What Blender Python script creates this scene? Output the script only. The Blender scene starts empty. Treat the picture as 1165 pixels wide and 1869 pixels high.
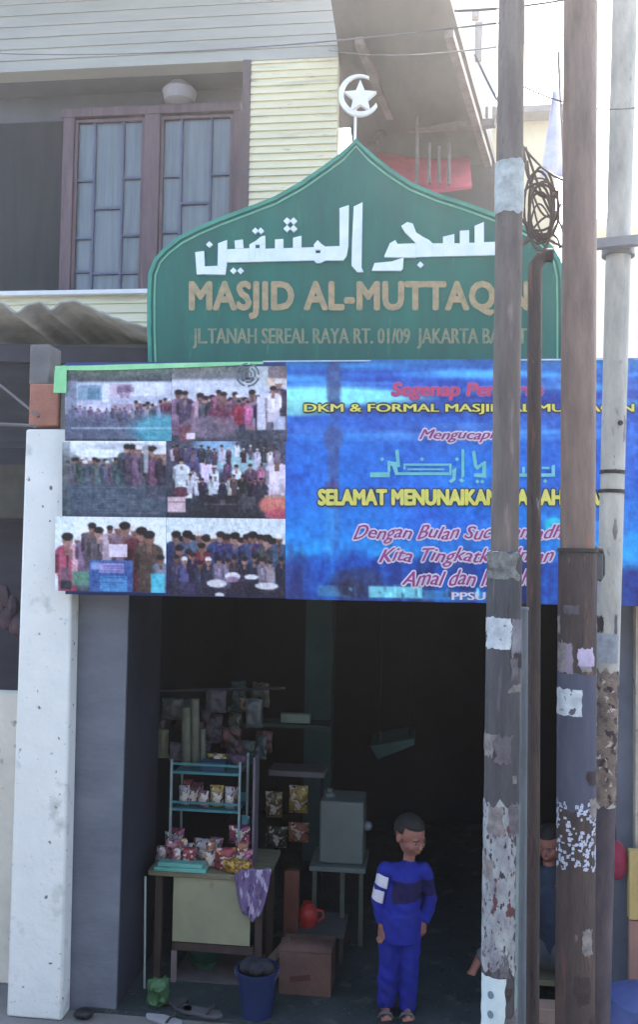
import bpy, bmesh, math, random
import numpy as np
from mathutils import Vector, Matrix, noise
random.seed(7); np.random.seed(7)
SC = bpy.context.scene
COL = SC.collection
R = math.radians

# ------------------------------------------------------------------ camera
F = 1620.0; PW, PH = 1165.0, 1869.0
CAM = Vector((0, 0, 2.3))
YAW, PITCH, ROLL = R(6.7), R(2.3), 0.017
ROT = Matrix.Rotation(YAW, 3, 'Z') @ Matrix.Rotation(R(90) + PITCH, 3, 'X') @ Matrix.Rotation(ROLL, 3, 'Z')
cd = bpy.data.cameras.new('camera'); cam = bpy.data.objects.new('camera', cd); COL.objects.link(cam)
cam.location = CAM; cam.rotation_euler = ROT.to_euler()
cd.sensor_fit = 'VERTICAL'; cd.sensor_height = 24; cd.lens = 24 * F / PH
cd.clip_start = 0.05; cd.clip_end = 500
SC.camera = cam

# ------------------------------------------------------------------ light
SUN_EL, SUN_AZ = R(50), R(14)          # azimuth from +Y towards +X: the sun is behind the houses, to the right
w = bpy.data.worlds.new('World'); SC.world = w; w.use_nodes = True
nt = w.node_tree; bg = nt.nodes['Background']
sky = nt.nodes.new('ShaderNodeTexSky'); sky.sky_type = 'NISHITA'; sky.sun_disc = False
sky.sun_elevation = SUN_EL; sky.sun_rotation = SUN_AZ; sky.dust_density = 5.0; sky.air_density = 0.75; sky.ozone_density = 0.0
tn = nt.nodes.new('ShaderNodeMixRGB'); tn.blend_type = 'MULTIPLY'; tn.inputs[0].default_value = 1; tn.inputs[2].default_value = (0.96, 1.0, 0.955, 1)
nt.links.new(sky.outputs[0], tn.inputs[1]); nt.links.new(tn.outputs[0], bg.inputs[0]); bg.inputs[1].default_value = 0.15
sl = bpy.data.lights.new('sun', 'SUN'); sl.energy = 2.0; sl.angle = R(0.5); sl.color = (1, 0.93, 0.82)
so = bpy.data.objects.new('sun', sl); COL.objects.link(so)
sd = Vector((math.sin(SUN_AZ) * math.cos(SUN_EL), math.cos(SUN_AZ) * math.cos(SUN_EL), math.sin(SUN_EL)))
so.rotation_euler = sd.to_track_quat('Z', 'Y').to_euler(); so.location = (4, 4, 12)
SC.view_settings.view_transform = 'Standard'; SC.view_settings.look = 'None'
SC.view_settings.exposure = 2.62; SC.view_settings.gamma = 1; SC.view_settings.use_curve_mapping = False
SC.render.engine = 'CYCLES'
SC.cycles.max_bounces = 6; SC.cycles.use_denoising = True

# ------------------------------------------------------------------ helpers
def at(px, py, Y):
    d = ROT @ Vector(((px - PW / 2) / F, -(py - PH / 2) / F, -1))
    return CAM + d * (Y / d.y)
def atz(px, py, z=0.0):
    d = ROT @ Vector(((px - PW / 2) / F, -(py - PH / 2) / F, -1))
    return CAM + d * ((z - CAM.z) / d.z)
def lin(c):
    return tuple(((v / 255) / 12.92 if v / 255 <= 0.04045 else ((v / 255 + 0.055) / 1.055) ** 2.4) for v in c)

def mat(name, c, c2=None, rough=0.75, scale=6.0, mix=0.5, bump=0.15, bscale=None, metal=0.0, stretch=(1, 1, 1), spec=0.4,
        spots=None, spot_scale=9.0, spot_lo=0.60, spot_hi=0.66, coords='Object'):
    m = bpy.data.materials.new(name); m.use_nodes = True
    n = m.node_tree.nodes; l = m.node_tree.links
    b = n['Principled BSDF']; b.inputs['Roughness'].default_value = rough; b.inputs['Metallic'].default_value = metal
    b.inputs['Specular IOR Level'].default_value = spec
    c2 = c2 or tuple(v * 0.72 for v in c)
    tc = n.new('ShaderNodeTexCoord'); mp = n.new('ShaderNodeMapping'); mp.inputs['Scale'].default_value = stretch
    l.new(tc.outputs[coords], mp.inputs[0])
    t = n.new('ShaderNodeTexNoise'); t.inputs['Scale'].default_value = scale; t.inputs['Detail'].default_value = 8; t.inputs['Roughness'].default_value = 0.65
    l.new(mp.outputs[0], t.inputs['Vector'])
    r = n.new('ShaderNodeValToRGB'); r.color_ramp.elements[0].position = 0.5 - mix * 0.4; r.color_ramp.elements[1].position = 0.5 + mix * 0.4
    r.color_ramp.elements[0].color = (*c2, 1); r.color_ramp.elements[1].color = (*c, 1)
    l.new(t.outputs['Fac'], r.inputs[0])
    out = r.outputs[0]
    for k, sp in enumerate(spots or []):
        sc_, lo, hi, colr = sp
        t2 = n.new('ShaderNodeTexNoise'); t2.inputs['Scale'].default_value = sc_; t2.inputs['Detail'].default_value = 5
        mp2 = n.new('ShaderNodeMapping'); mp2.inputs['Location'].default_value = (3.1 * k + 1, 7.7 * k, 1.3 * k); mp2.inputs['Scale'].default_value = stretch
        l.new(tc.outputs[coords], mp2.inputs[0]); l.new(mp2.outputs[0], t2.inputs['Vector'])
        mr = n.new('ShaderNodeMapRange'); mr.inputs[1].default_value = lo; mr.inputs[2].default_value = hi
        l.new(t2.outputs['Fac'], mr.inputs[0])
        mx = n.new('ShaderNodeMixRGB'); l.new(mr.outputs[0], mx.inputs[0]); l.new(out, mx.inputs[1]); mx.inputs[2].default_value = (*colr, 1)
        out = mx.outputs[0]
    l.new(out, b.inputs['Base Color'])
    if bump:
        t3 = n.new('ShaderNodeTexNoise'); t3.inputs['Scale'].default_value = bscale or scale * 8; t3.inputs['Detail'].default_value = 6
        l.new(mp.outputs[0], t3.inputs['Vector'])
        bp = n.new('ShaderNodeBump'); bp.inputs['Strength'].default_value = bump; bp.inputs['Distance'].default_value = 0.01
        l.new(t3.outputs['Fac'], bp.inputs['Height']); l.new(bp.outputs[0], b.inputs['Normal'])
    return m
def pm(name, rgb, **k):
    return mat(name, lin(rgb), **k)

MATS = {}
def attr_mat(name, rough=0.45):
    m = bpy.data.materials.new(name); m.use_nodes = True
    n = m.node_tree.nodes; l = m.node_tree.links; b = n['Principled BSDF']; b.inputs['Roughness'].default_value = rough
    b.inputs['Specular IOR Level'].default_value = 0.3
    a = n.new('ShaderNodeVertexColor'); a.layer_name = 'print'
    l.new(a.outputs[0], b.inputs['Base Color'])
    return m

def tag(o, label=None, cat=None, group=None, kind=None):
    if label: o['label'] = label
    if cat: o['category'] = cat
    if group: o['group'] = group
    if kind: o['kind'] = kind
    return o
def thing(name, loc, label, cat, group=None):
    o = bpy.data.objects.new(name, None); COL.objects.link(o); o.location = loc; o.empty_display_size = 0.1
    return tag(o, label, cat, group)
def wloc(o):
    v = Vector((0, 0, 0))
    while o: v += Vector(o.location); o = o.parent
    return v

class M:
    def __init__(s): s.v = []; s.f = []
    def add(s, vs, fs):
        k = len(s.v); s.v += [Vector(v) for v in vs]; s.f += [[i + k for i in f] for f in fs]; return s
    def box(s, x0, x1, y0, y1, z0, z1):
        return s.add([(x0, y0, z0), (x1, y0, z0), (x1, y1, z0), (x0, y1, z0), (x0, y0, z1), (x1, y0, z1), (x1, y1, z1), (x0, y1, z1)],
                     [(0, 3, 2, 1), (4, 5, 6, 7), (0, 1, 5, 4), (1, 2, 6, 5), (2, 3, 7, 6), (3, 0, 4, 7)])
    def prism(s, pts, ext):
        """front outline pts, extruded by ext"""
        pts = [Vector(p) for p in pts]; e = Vector(ext); n = len(pts)
        return s.add(pts + [p + e for p in pts], [tuple(range(n)), tuple(range(2 * n - 1, n - 1, -1))] + [(i, i + n, (i + 1) % n + n, (i + 1) % n) for i in range(n)])
    def tube(s, path, r, seg=12, cap=True):
        path = [Vector(p) for p in path]; n = len(path)
        rr = r if isinstance(r, (list, tuple)) else [r] * n
        k = len(s.v); up = None
        for i, p in enumerate(path):
            t = (path[min(i + 1, n - 1)] - path[max(i - 1, 0)]).normalized()
            if up is None: up = Vector((0, 0, 1)) if abs(t.z) < 0.9 else Vector((1, 0, 0))
            a = t.cross(up).normalized(); b = a.cross(t).normalized(); up = b
            for j in range(seg):
                q = 2 * math.pi * j / seg
                s.v.append(p + (a * math.cos(q) + b * math.sin(q)) * rr[i])
        for i in range(n - 1):
            for j in range(seg):
                j2 = (j + 1) % seg
                s.f.append([k + i * seg + j, k + i * seg + j2, k + (i + 1) * seg + j2, k + (i + 1) * seg + j])
        if cap:
            s.f.append([k + j for j in range(seg)][::-1]); s.f.append([k + (n - 1) * seg + j for j in range(seg)])
        return s
    def bar(s, a, b, wx, wy=None):
        """square bar from a to b"""
        a = Vector(a); b = Vector(b); t = (b - a).normalized(); wy = wy or wx
        up = Vector((0, 0, 1)) if abs(t.z) < 0.9 else Vector((0, 1, 0))
        u = t.cross(up).normalized() * wx / 2; v = u.cross(t).normalized() * wy / 2
        return s.prism([a - u - v, a + u - v, a + u + v, a - u + v], b - a)
    def lathe(s, c, prof, seg=24):
        c = Vector(c); k = len(s.v); n = len(prof)
        for r, z in prof:
            for j in range(seg):
                q = 2 * math.pi * j / seg; s.v.append(c + Vector((r * math.cos(q), r * math.sin(q), z)))
        for i in range(n - 1):
            for j in range(seg):
                j2 = (j + 1) % seg; s.f.append([k + i * seg + j, k + i * seg + j2, k + (i + 1) * seg + j2, k + (i + 1) * seg + j])
        s.f.append([k + j for j in range(seg)][::-1]); s.f.append([k + (n - 1) * seg + j for j in range(seg)])
        return s
    def sphere(s, c, rx, ry, rz, seg=16, rings=10):
        c = Vector(c); k = len(s.v)
        s.v.append(c + Vector((0, 0, -rz)))
        for i in range(1, rings):
            a = -math.pi / 2 + math.pi * i / rings
            for j in range(seg):
                q = 2 * math.pi * j / seg; s.v.append(c + Vector((rx * math.cos(a) * math.cos(q), ry * math.cos(a) * math.sin(q), rz * math.sin(a))))
        s.v.append(c + Vector((0, 0, rz))); top = len(s.v) - 1
        for j in range(seg):
            j2 = (j + 1) % seg
            s.f.append([k, k + 1 + j2, k + 1 + j]); s.f.append([top, top - seg + j, top - seg + j2])
        for i in range(rings - 2):
            for j in range(seg):
                j2 = (j + 1) % seg; b = k + 1 + i * seg
                s.f.append([b + j, b + j2, b + seg + j2, b + seg + j])
        return s
    def caps(s, p0, r0, p1, r1, seg=14):
        p0 = Vector(p0); p1 = Vector(p1); t = (p1 - p0).normalized(); L = (p1 - p0).length
        path = []; rr = []
        for i in range(1, 5): a = math.pi / 2 * i / 5; path.append(p0 - t * r0 * math.cos(a)); rr.append(r0 * math.sin(a))
        for i in range(5): path.append(p0.lerp(p1, i / 4)); rr.append(r0 + (r1 - r0) * i / 4)
        for i in range(4, 0, -1): a = math.pi / 2 * i / 5; path.append(p1 + t * r1 * math.cos(a)); rr.append(r1 * math.sin(a))
        return s.tube(path, rr, seg)
    def build(s, name, m, parent=None, bevel=0, smooth=True, jitter=0, origin=None):
        org = wloc(parent) if parent else (Vector(origin) if origin is not None else Vector((sum(v.x for v in s.v) / len(s.v), sum(v.y for v in s.v) / len(s.v), min(v.z for v in s.v))))
        me = bpy.data.meshes.new(name)
        vs = s.v
        if jitter: vs = [v + noise.noise_vector(v * 9) * jitter for v in vs]
        me.from_pydata([tuple(v - org) for v in vs], [], s.f); me.validate()
        o = bpy.data.objects.new(name, me); COL.objects.link(o)
        if parent: o.parent = parent
        else: o.location = org
        if m: me.materials.append(m)
        bm = bmesh.new(); bm.from_mesh(me); bmesh.ops.recalc_face_normals(bm, faces=bm.faces); bm.to_mesh(me); bm.free()
        if smooth:
            me.polygons.foreach_set('use_smooth', [True] * len(me.polygons)); me.set_sharp_from_angle(angle=R(38))
        if bevel:
            b = o.modifiers.new('b', 'BEVEL'); b.width = bevel; b.segments = 2; b.limit_method = 'ANGLE'; b.angle_limit = R(40); b.harden_normals = False
        return o

def px_prism(pts, Y, depth=0.03):
    return M().prism([at(x, y, Y) for x, y in pts], (0, depth, 0))
def px_box(x0, y0, x1, y1, Y, depth):
    """axis-aligned box whose front face fills about this rectangle of the photo at depth Y"""
    a = at(x0, (y0 + y1) / 2, Y).x; b = at(x1, (y0 + y1) / 2, Y).x
    z1 = at((x0 + x1) / 2, y0, Y).z; z0 = at((x0 + x1) / 2, y1, Y).z
    return M().box(a, b, Y, Y + depth, z0, z1)

def eval_mesh(o):
    dg = bpy.context.evaluated_depsgraph_get(); dg.update()
    return bpy.data.meshes.new_from_object(o.evaluated_get(dg))

def text_obj(name, s, box, Y, m, parent, bold=0.0, shear=0.0, extrude=0, warp=None, label=None, space=1.0, wob=0):
    """flat lettering; bold = how far (photo pixels) copies of the glyphs are spread to thicken the strokes"""
    cu = bpy.data.curves.new('t', 'FONT'); cu.body = s; cu.size = 1; cu.shear = shear; cu.resolution_u = 3; cu.space_character = space
    ob = bpy.data.objects.new('t', cu); COL.objects.link(ob)
    me0 = eval_mesh(ob); bpy.data.objects.remove(ob)
    V0 = [(v.co.x, v.co.y) for v in me0.vertices]; F0 = [tuple(p.vertices) for p in me0.polygons]
    xs = [v[0] for v in V0]; ys = [v[1] for v in V0]; x0, x1, y0, y1 = min(xs), max(xs), min(ys), max(ys)
    org = wloc(parent); vs = []; fs = []
    sh = [(0, 0)] if not bold else ([(-bold, 0), (bold, 0), (0, 0)] if bold < 1.3 else [(bold * math.cos(k * math.pi / 4), bold * math.sin(k * math.pi / 4)) for k in range(8)] + [(0, 0)])
    for q, (dx, dy) in enumerate(sh):
        k0 = len(vs)
        for (vx, vy) in V0:
            px = box[0] + (vx - x0) / (x1 - x0) * (box[2] - box[0]) + dx; py = box[3] - (vy - y0) / (y1 - y0) * (box[3] - box[1]) + dy
            if wob: py += wob * math.sin(px * 0.11)
            vs.append(tuple(at(px, py, Y + (warp(px, py) if warp else 0) + q * 0.00012) - org))
        fs += [tuple(i + k0 for i in f) for f in F0]
    me = bpy.data.meshes.new(name); me.from_pydata(vs, [], fs); me.materials.append(m)
    o = bpy.data.objects.new(name, me); COL.objects.link(o); o.parent = parent
    if label: o['label'] = label
    return o

def remeshed(name, mb, voxel, m, parent, smooth_it=3):
    org = wloc(parent)
    me = bpy.data.meshes.new('tmp'); me.from_pydata([tuple(v - org) for v in mb.v], [], mb.f); me.validate()
    bm = bmesh.new(); bm.from_mesh(me); bmesh.ops.recalc_face_normals(bm, faces=bm.faces); bm.to_mesh(me); bm.free()
    o = bpy.data.objects.new('tmp', me); COL.objects.link(o)
    r = o.modifiers.new('r', 'REMESH'); r.mode = 'VOXEL'; r.voxel_size = voxel; r.use_smooth_shade = True
    if smooth_it:
        s = o.modifiers.new('s', 'SMOOTH'); s.iterations = smooth_it; s.factor = 0.5
    me2 = eval_mesh(o); bpy.data.objects.remove(o)
    me2.name = name; me2.materials.clear(); me2.materials.append(m)
    me2.polygons.foreach_set('use_smooth', [True] * len(me2.polygons))
    ob = bpy.data.objects.new(name, me2); COL.objects.link(ob); ob.parent = parent
    return ob

# ------------------------------------------------------------------ materials
plaster_white = mat('white_plaster', (0.80, 0.83, 0.82), (0.68, 0.72, 0.71), rough=0.85, scale=3, bump=0.5, bscale=22,
                    spots=[(7, 0.60, 0.72, (0.46, 0.50, 0.48)), (4, .66, .70, (.60, .60, .56)), (26, 0.68, 0.72, (0.16, 0.16, 0.15)), (60, 0.67, 0.72, (0.3, 0.3, 0.29))])
grey_paint = mat('grey_paint', lin((116, 122, 134)), lin((94, 101, 114)), rough=0.7, scale=3, bump=0.2, bscale=25, stretch=(1, 1, 2.5),
                 spots=[(9, 0.66, 0.8, lin((120, 118, 124)))])
dark_side = mat('dark_jamb_side', lin((52, 58, 74)), lin((38, 42, 56)), rough=0.7, scale=4)  # darker tone for the inner side of the grey jamb
concrete = mat('weathered_concrete', (0.22, 0.22, 0.22), (0.12, 0.12, 0.125), scale=5, rough=0.9, bump=0.4)
brick_or = mat('orange_brick', lin((176, 122, 104)), lin((140, 100, 92)), scale=12, rough=0.9, bump=0.4)
room_dark = mat('shade_dark_wall', (0.018, 0.024, 0.036), (0.008, 0.012, 0.02), scale=2, rough=0.9)  # walls coloured near black to deepen the shade of the room
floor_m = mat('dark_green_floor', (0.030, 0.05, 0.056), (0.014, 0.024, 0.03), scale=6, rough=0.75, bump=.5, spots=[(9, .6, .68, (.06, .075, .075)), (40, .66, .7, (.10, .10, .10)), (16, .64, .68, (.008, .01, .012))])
siding_m = mat('cream_siding', lin((236, 228, 196)), lin((210, 204, 178)), scale=2.5, rough=0.7, stretch=(0.4, 1, 3), bump=0.1, spots=[(5, .58, .75, lin((190, 186, 162))), (22, .66, .74, lin((160, 152, 132)))])
frame_br = mat('mauve_brown_wood', lin((112, 92, 98)), lin((80, 66, 74)), scale=6, rough=0.6, stretch=(4, 4, 0.6))
glass_m = mat('blue_grey_window_glass', lin((112, 122, 128)), lin((84, 94, 102)), scale=3, rough=0.25, stretch=(8, 1, 0.5), spec=0.6, bump=0.05)
recess_m = mat('grey_recess_wall', lin((112, 114, 120)), lin((92, 94, 100)), scale=3, rough=0.9)
opening_m = mat('shade_grey_opening', lin((52, 55, 57)), lin((38, 40, 43)), scale=3, rough=0.8, stretch=(6, 1, 0.5))
eave_m = mat('grey_eave_board', lin((118, 115, 116)), lin((88, 87, 90)), scale=3, rough=0.9, stretch=(1, 0.4, 1))
timber = mat('grey_timber', lin((140, 132, 132)), lin((98, 92, 94)), scale=8, rough=0.85)
sign_green = mat('green_sign_paint', lin((8, 108, 96)), lin((6, 86, 78)), scale=3, rough=0.5, bump=0.08, stretch=(2, 1, .35), spots=[(14, 0.62, 0.78, lin((50, 128, 106))), (30, .70, .74, lin((90, 110, 96)))])
sign_edge = mat('pale_green_trim', lin((120, 186, 160)), lin((86, 158, 136)), scale=9, rough=0.5)
letter_white = mat('white_letter_paint', lin((226, 238, 246)), lin((205, 222, 236)), scale=12, rough=0.5, bump=0.05)
letter_tan = mat('tan_letter_paint', lin((182, 156, 122)), lin((128, 132, 104)), scale=30, rough=0.55, bump=0.05)
letter_dim = mat('faded_tan_letter_paint', lin((150, 148, 120)), lin((84, 124, 106)), scale=30, rough=0.6, bump=0.05)
steel_rust = mat('rusty_steel', lin((82, 71, 68)), lin((50, 44, 46)), rough=0.75, scale=7, stretch=(3, 3, 0.5), bump=0.7, bscale=60,
                 spots=[(10, 0.60, 0.75, lin((112, 74, 68))), (30, 0.64, 0.72, lin((40, 34, 40))), (16, .68, .72, lin((120, 112, 116)))])
steel_grey = mat('stained_grey_steel', lin((78, 78, 82)), lin((48, 49, 54)), rough=0.7, scale=6, stretch=(3, 3, 0.5), bump=0.7, bscale=60,
                 spots=[(9, 0.60, 0.72, lin((104, 96, 104))), (24, 0.64, 0.72, lin((40, 34, 38)))])
galv = mat('galvanised_steel', lin((116, 126, 134)), lin((86, 94, 104)), rough=0.5, scale=7, stretch=(2, 2, 0.6), metal=0.2)
pole_conc = mat('pale_concrete_pole', lin((196, 196, 188)), lin((146, 147, 142)), rough=0.85, scale=5, stretch=(2, 2, 0.7), bump=0.3, bscale=50,
                spots=[(16, 0.66, 0.75, lin((120, 122, 126)))])
paper_white = mat('torn_white_paper', lin((206, 218, 224)), lin((150, 158, 168)), scale=22, rough=0.9, bump=0.5,
                  spots=[(40, 0.62, 0.66, lin((80, 84, 96)))])
paper_old = mat('weathered_glued_paper', lin((166, 176, 178)), lin((112, 110, 122)), scale=12, rough=0.9, bump=0.6, stretch=(2, 2, 1),
                spots=[(22, 0.58, 0.62, lin((92, 62, 64))), (34, 0.60, 0.64, lin((52, 50, 62)))])
paper_brown = mat('brown_glue_patch', lin((150, 136, 124)), lin((84, 74, 74)), scale=20, rough=0.9, bump=0.8, spots=[(26, .56, .60, lin((64, 56, 60))), (40, .62, .65, lin((186, 176, 168)))])
tape = mat('black_band', (0.03, 0.03, 0.035), rough=0.5)
wire_m = mat('cable_rubber', lin((110, 108, 112)), rough=0.6)
wire_dark = mat('dark_cable_rubber', lin((92, 80, 74)), rough=0.6)
cement_ground = mat('street_concrete', (0.20, 0.20, 0.20), (0.12, 0.12, 0.12), scale=2, rough=0.9, bump=0.4)
corr_m = mat('weathered_roof_sheet', lin((172, 172, 166)), lin((120, 120, 118)), scale=4, rough=0.9, bump=0.4)
cream_wall = mat('cream_wash', lin((226, 222, 210)), lin((198, 196, 186)), scale=4, rough=0.9, bump=0.3, spots=[(12, 0.64, 0.72, lin((150, 148, 142)))])
far_white = mat('pale_far_wall', (0.80, 0.79, 0.74), (0.72, 0.70, 0.66), scale=2, rough=0.9)
far_yellow = mat('pale_yellow_wall', lin((246, 230, 190)), lin((226, 205, 168)), scale=3, rough=0.9)
white_trim = mat('white_trim', (0.8, 0.8, 0.8), (0.7, 0.7, 0.7), scale=8, rough=0.6)

# ------------------------------------------------------------------ ground
g = M(); g.add([(-24, -24, 0), (24, -24, 0), (24, 24, 0), (-24, 24, 0)], [(0, 1, 2, 3)])
o = g.build('street', cement_ground, origin=(0, 0, 0)); tag(o, kind='structure')
xl_in = at(205, 1500, 4.5).x            # inner left side of the room
xr_in = at(1122, 1300, 4.5).x
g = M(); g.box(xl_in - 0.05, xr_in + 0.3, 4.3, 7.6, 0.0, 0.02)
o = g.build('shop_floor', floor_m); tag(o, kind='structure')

# ------------------------------------------------------------------ mosque building
mb_ = thing('mosque_building', (0, 4.4, 0), 'single storey mosque front with white and grey pillars and a wide dark doorway', 'building')
zb = at(600, 1085, 4.3).z        # underside of the lintel
zt = at(650, 668, 4.3).z         # top of the canopy beam
# white pillar (slightly splayed like the photo)
P = [at(10, 1869, 4.2), at(112, 1869, 4.2), at(137, 783, 4.2), at(46, 783, 4.2)]
def drop(p, q, z):               # extend line q->p down to height z
    return p + (p - q) * ((z - p.z) / (p.z - q.z))
b0 = drop(P[0], P[3], 0); b1 = drop(P[1], P[2], 0)
bs = M(); 
bs.prism([b0, b1, P[2], P[3]], (0, 0.105, 0))
bs.build('white_pillar', plaster_white, mb_, bevel=0.012)
# grey jamb
q0 = drop(at(210, 1869, 4.31), at(234, 1090, 4.31), 0); qa = drop(at(100, 1869, 4.31), at(120, 1090, 4.31), 0); q1 = at(236, 1040, 4.31)
M().prism([qa, q0, q1, at(120, 1040, 4.31)], (0, 0.02, 0)).build('door_jamb', grey_paint, mb_)
M().prism([q0 + Vector((0, 0.021, 0)), q1 + Vector((0, 0.021, 0)), q1 + Vector((0, 0.58, 0)), q0 + Vector((0, 0.60, 0))], (-0.2, 0, 0)).build('jamb_reveal', dark_side, mb_)
# lintel beam and canopy
xa, xb_ = at(118, 900, 4.3).x, at(1260, 900, 4.3).x
M().box(xa, xb_ + 0.6, 4.22, 4.46, zb + 0.02, zt - 0.09).build('lintel_beam', concrete, mb_)
M().box(xa + 0.02, xb_ + 0.6, 4.16, 4.70, zt - 0.088, zt - 0.01).build('canopy_slab', concrete, mb_, bevel=0.01)
# right jamb and wall
M().box(at(1122, 1400, 4.45).x, at(1157, 1400, 4.45).x, 4.45, 4.75, 0, zb + 0.02).build('door_jamb', mat('blue_grey_jamb', lin((108, 116, 130)), lin((84, 90, 106)), scale=4), mb_)
M().box(at(1157.5, 1400, 4.44).x, 4.2, 4.40, 4.75, 0, zb + 0.02).build('front_wall', mat('stained_cream_wall', lin((196, 190, 172)), lin((140, 136, 128)), scale=5, rough=0.9, spots=[(9, 0.6, 0.66, lin((90, 86, 84)))]), mb_)
# room
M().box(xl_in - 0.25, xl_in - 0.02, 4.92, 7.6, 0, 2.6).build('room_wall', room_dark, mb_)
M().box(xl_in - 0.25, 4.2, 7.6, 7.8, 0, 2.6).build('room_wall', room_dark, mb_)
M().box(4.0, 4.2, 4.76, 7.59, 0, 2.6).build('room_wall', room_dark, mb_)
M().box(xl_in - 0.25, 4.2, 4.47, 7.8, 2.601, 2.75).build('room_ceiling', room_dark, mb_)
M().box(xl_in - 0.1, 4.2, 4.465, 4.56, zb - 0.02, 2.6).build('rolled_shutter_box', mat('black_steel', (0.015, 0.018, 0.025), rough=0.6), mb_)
teal_col = mat('dark_teal_paint', (0.03, 0.10, 0.11), (0.02, 0.06, 0.07), scale=3)
x = at(585, 1200, 6.6); M().box(x.x - 0.1, x.x + 0.1, 6.5, 6.7, 0.02, 2.6).build('room_column', teal_col, mb_)
# brick stub and concrete post over the pillar
M().box(at(66, 745, 4.3).x, at(120, 745, 4.3).x, 4.21, 4.42, at(90, 782, 4.3).z, at(90, 706, 4.3).z).build('brick_stub', brick_or, mb_, bevel=0.01, jitter=0.006)
M().box(at(76, 660, 4.4).x, at(112, 660, 4.4).x, 4.25, 4.4, at(90, 706, 4.3).z + 0.002, at(90, 632, 4.3).z).build('concrete_stub', concrete, mb_, bevel=0.01)
M().box(at(112, 640, 4.9).x, at(300, 640, 4.9).x, 4.88, 5.0, 2.8, at(180, 630, 4.9).z).build('parapet', mat('mossy_concrete', lin((112, 120, 116)), lin((80, 84, 88)), scale=5), mb_)

oh = thing('opposite_shade_house', (0, -5, 0), 'plain grey house front across the street, unseen, added to shade the doorway', 'house')  # unseen front added to cut the low sky light into the room
M().box(-14, 14, -5.4, -5.0, 0, 5.0).build('front_wall', mat('shade_house_render', (.16, .16, .17), (.10, .10, .11), scale=1.5), oh)
M().box(-14, 14, -5.6, -4.4, 5.001, 5.15).build('roof', concrete, oh)
# ------------------------------------------------------------------ sign board
SY = 4.33
left = [(273, 662), (271, 600), (271, 540), (273, 500), (283, 474), (300, 455), (327, 434), (360, 417), (400, 400), (445, 383), (500, 362), (548, 335), (590, 306), (620, 284), (650, 256)]
right = [(680, 284), (712, 310), (752, 336), (800, 356), (850, 372), (900, 390), (945, 408), (985, 430), (1008, 452), (1022, 475), (1028, 505), (1029, 560), (1029, 662)]
outline = left + right
sgn = thing('mosque_sign', at(650, 655, SY), 'green onion arch mosque signboard with white Arabic lettering and crescent finial', 'sign')
px_prism(outline, SY, 0.05).build('sign_board', sign_green, sgn)
def inset(pts, cx, cy, d):
    out = []
    n = len(pts)
    for i, p in enumerate(pts):
        a = Vector(pts[max(i - 1, 0)]).to_3d(); b = Vector(pts[min(i + 1, n - 1)]).to_3d()
        t = (b - a).normalized(); nrm = Vector((-t.y, t.x)); c = Vector((cx - p[0], cy - p[1]))
        if nrm.dot(c) < 0: nrm = -nrm
        out.append((p[0] + nrm.x * d, p[1] + nrm.y * d))
    return out
def ring(name, d0, d1, Y, th, m):
    A = inset(outline, 650, 560, d0); B = inset(outline, 650, 560, d1); mm = M()
    for i in range(len(A) - 1):
        mm.prism([at(*A[i], Y), at(*A[i + 1], Y), at(*B[i + 1], Y), at(*B[i], Y)], (0, th, 0))
    return mm.build(name, m, sgn)
ring('edge_trim', -3, 4, SY - 0.012, 0.064, mat('green_edge_trim', lin((70, 150, 132)), lin((50, 126, 116)), scale=8))
ring('inner_trim', 9, 12, SY - 0.004, 0.003, sign_edge)
def px_polys(name, polys, Y, th, m, parent):
    mm = M()
    for p in polys: mm.prism([at(x, y, Y) for x, y in p], (0, th, 0))
    return mm.build(name, m, parent, smooth=False)
def rc(x0, y0, x1, y1): return [(x0, y0), (x1, y0), (x1, y1), (x0, y1)]
def dia(x, y, r): return [(x - r, y), (x, y - r), (x + r, y), (x, y + r)]
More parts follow.
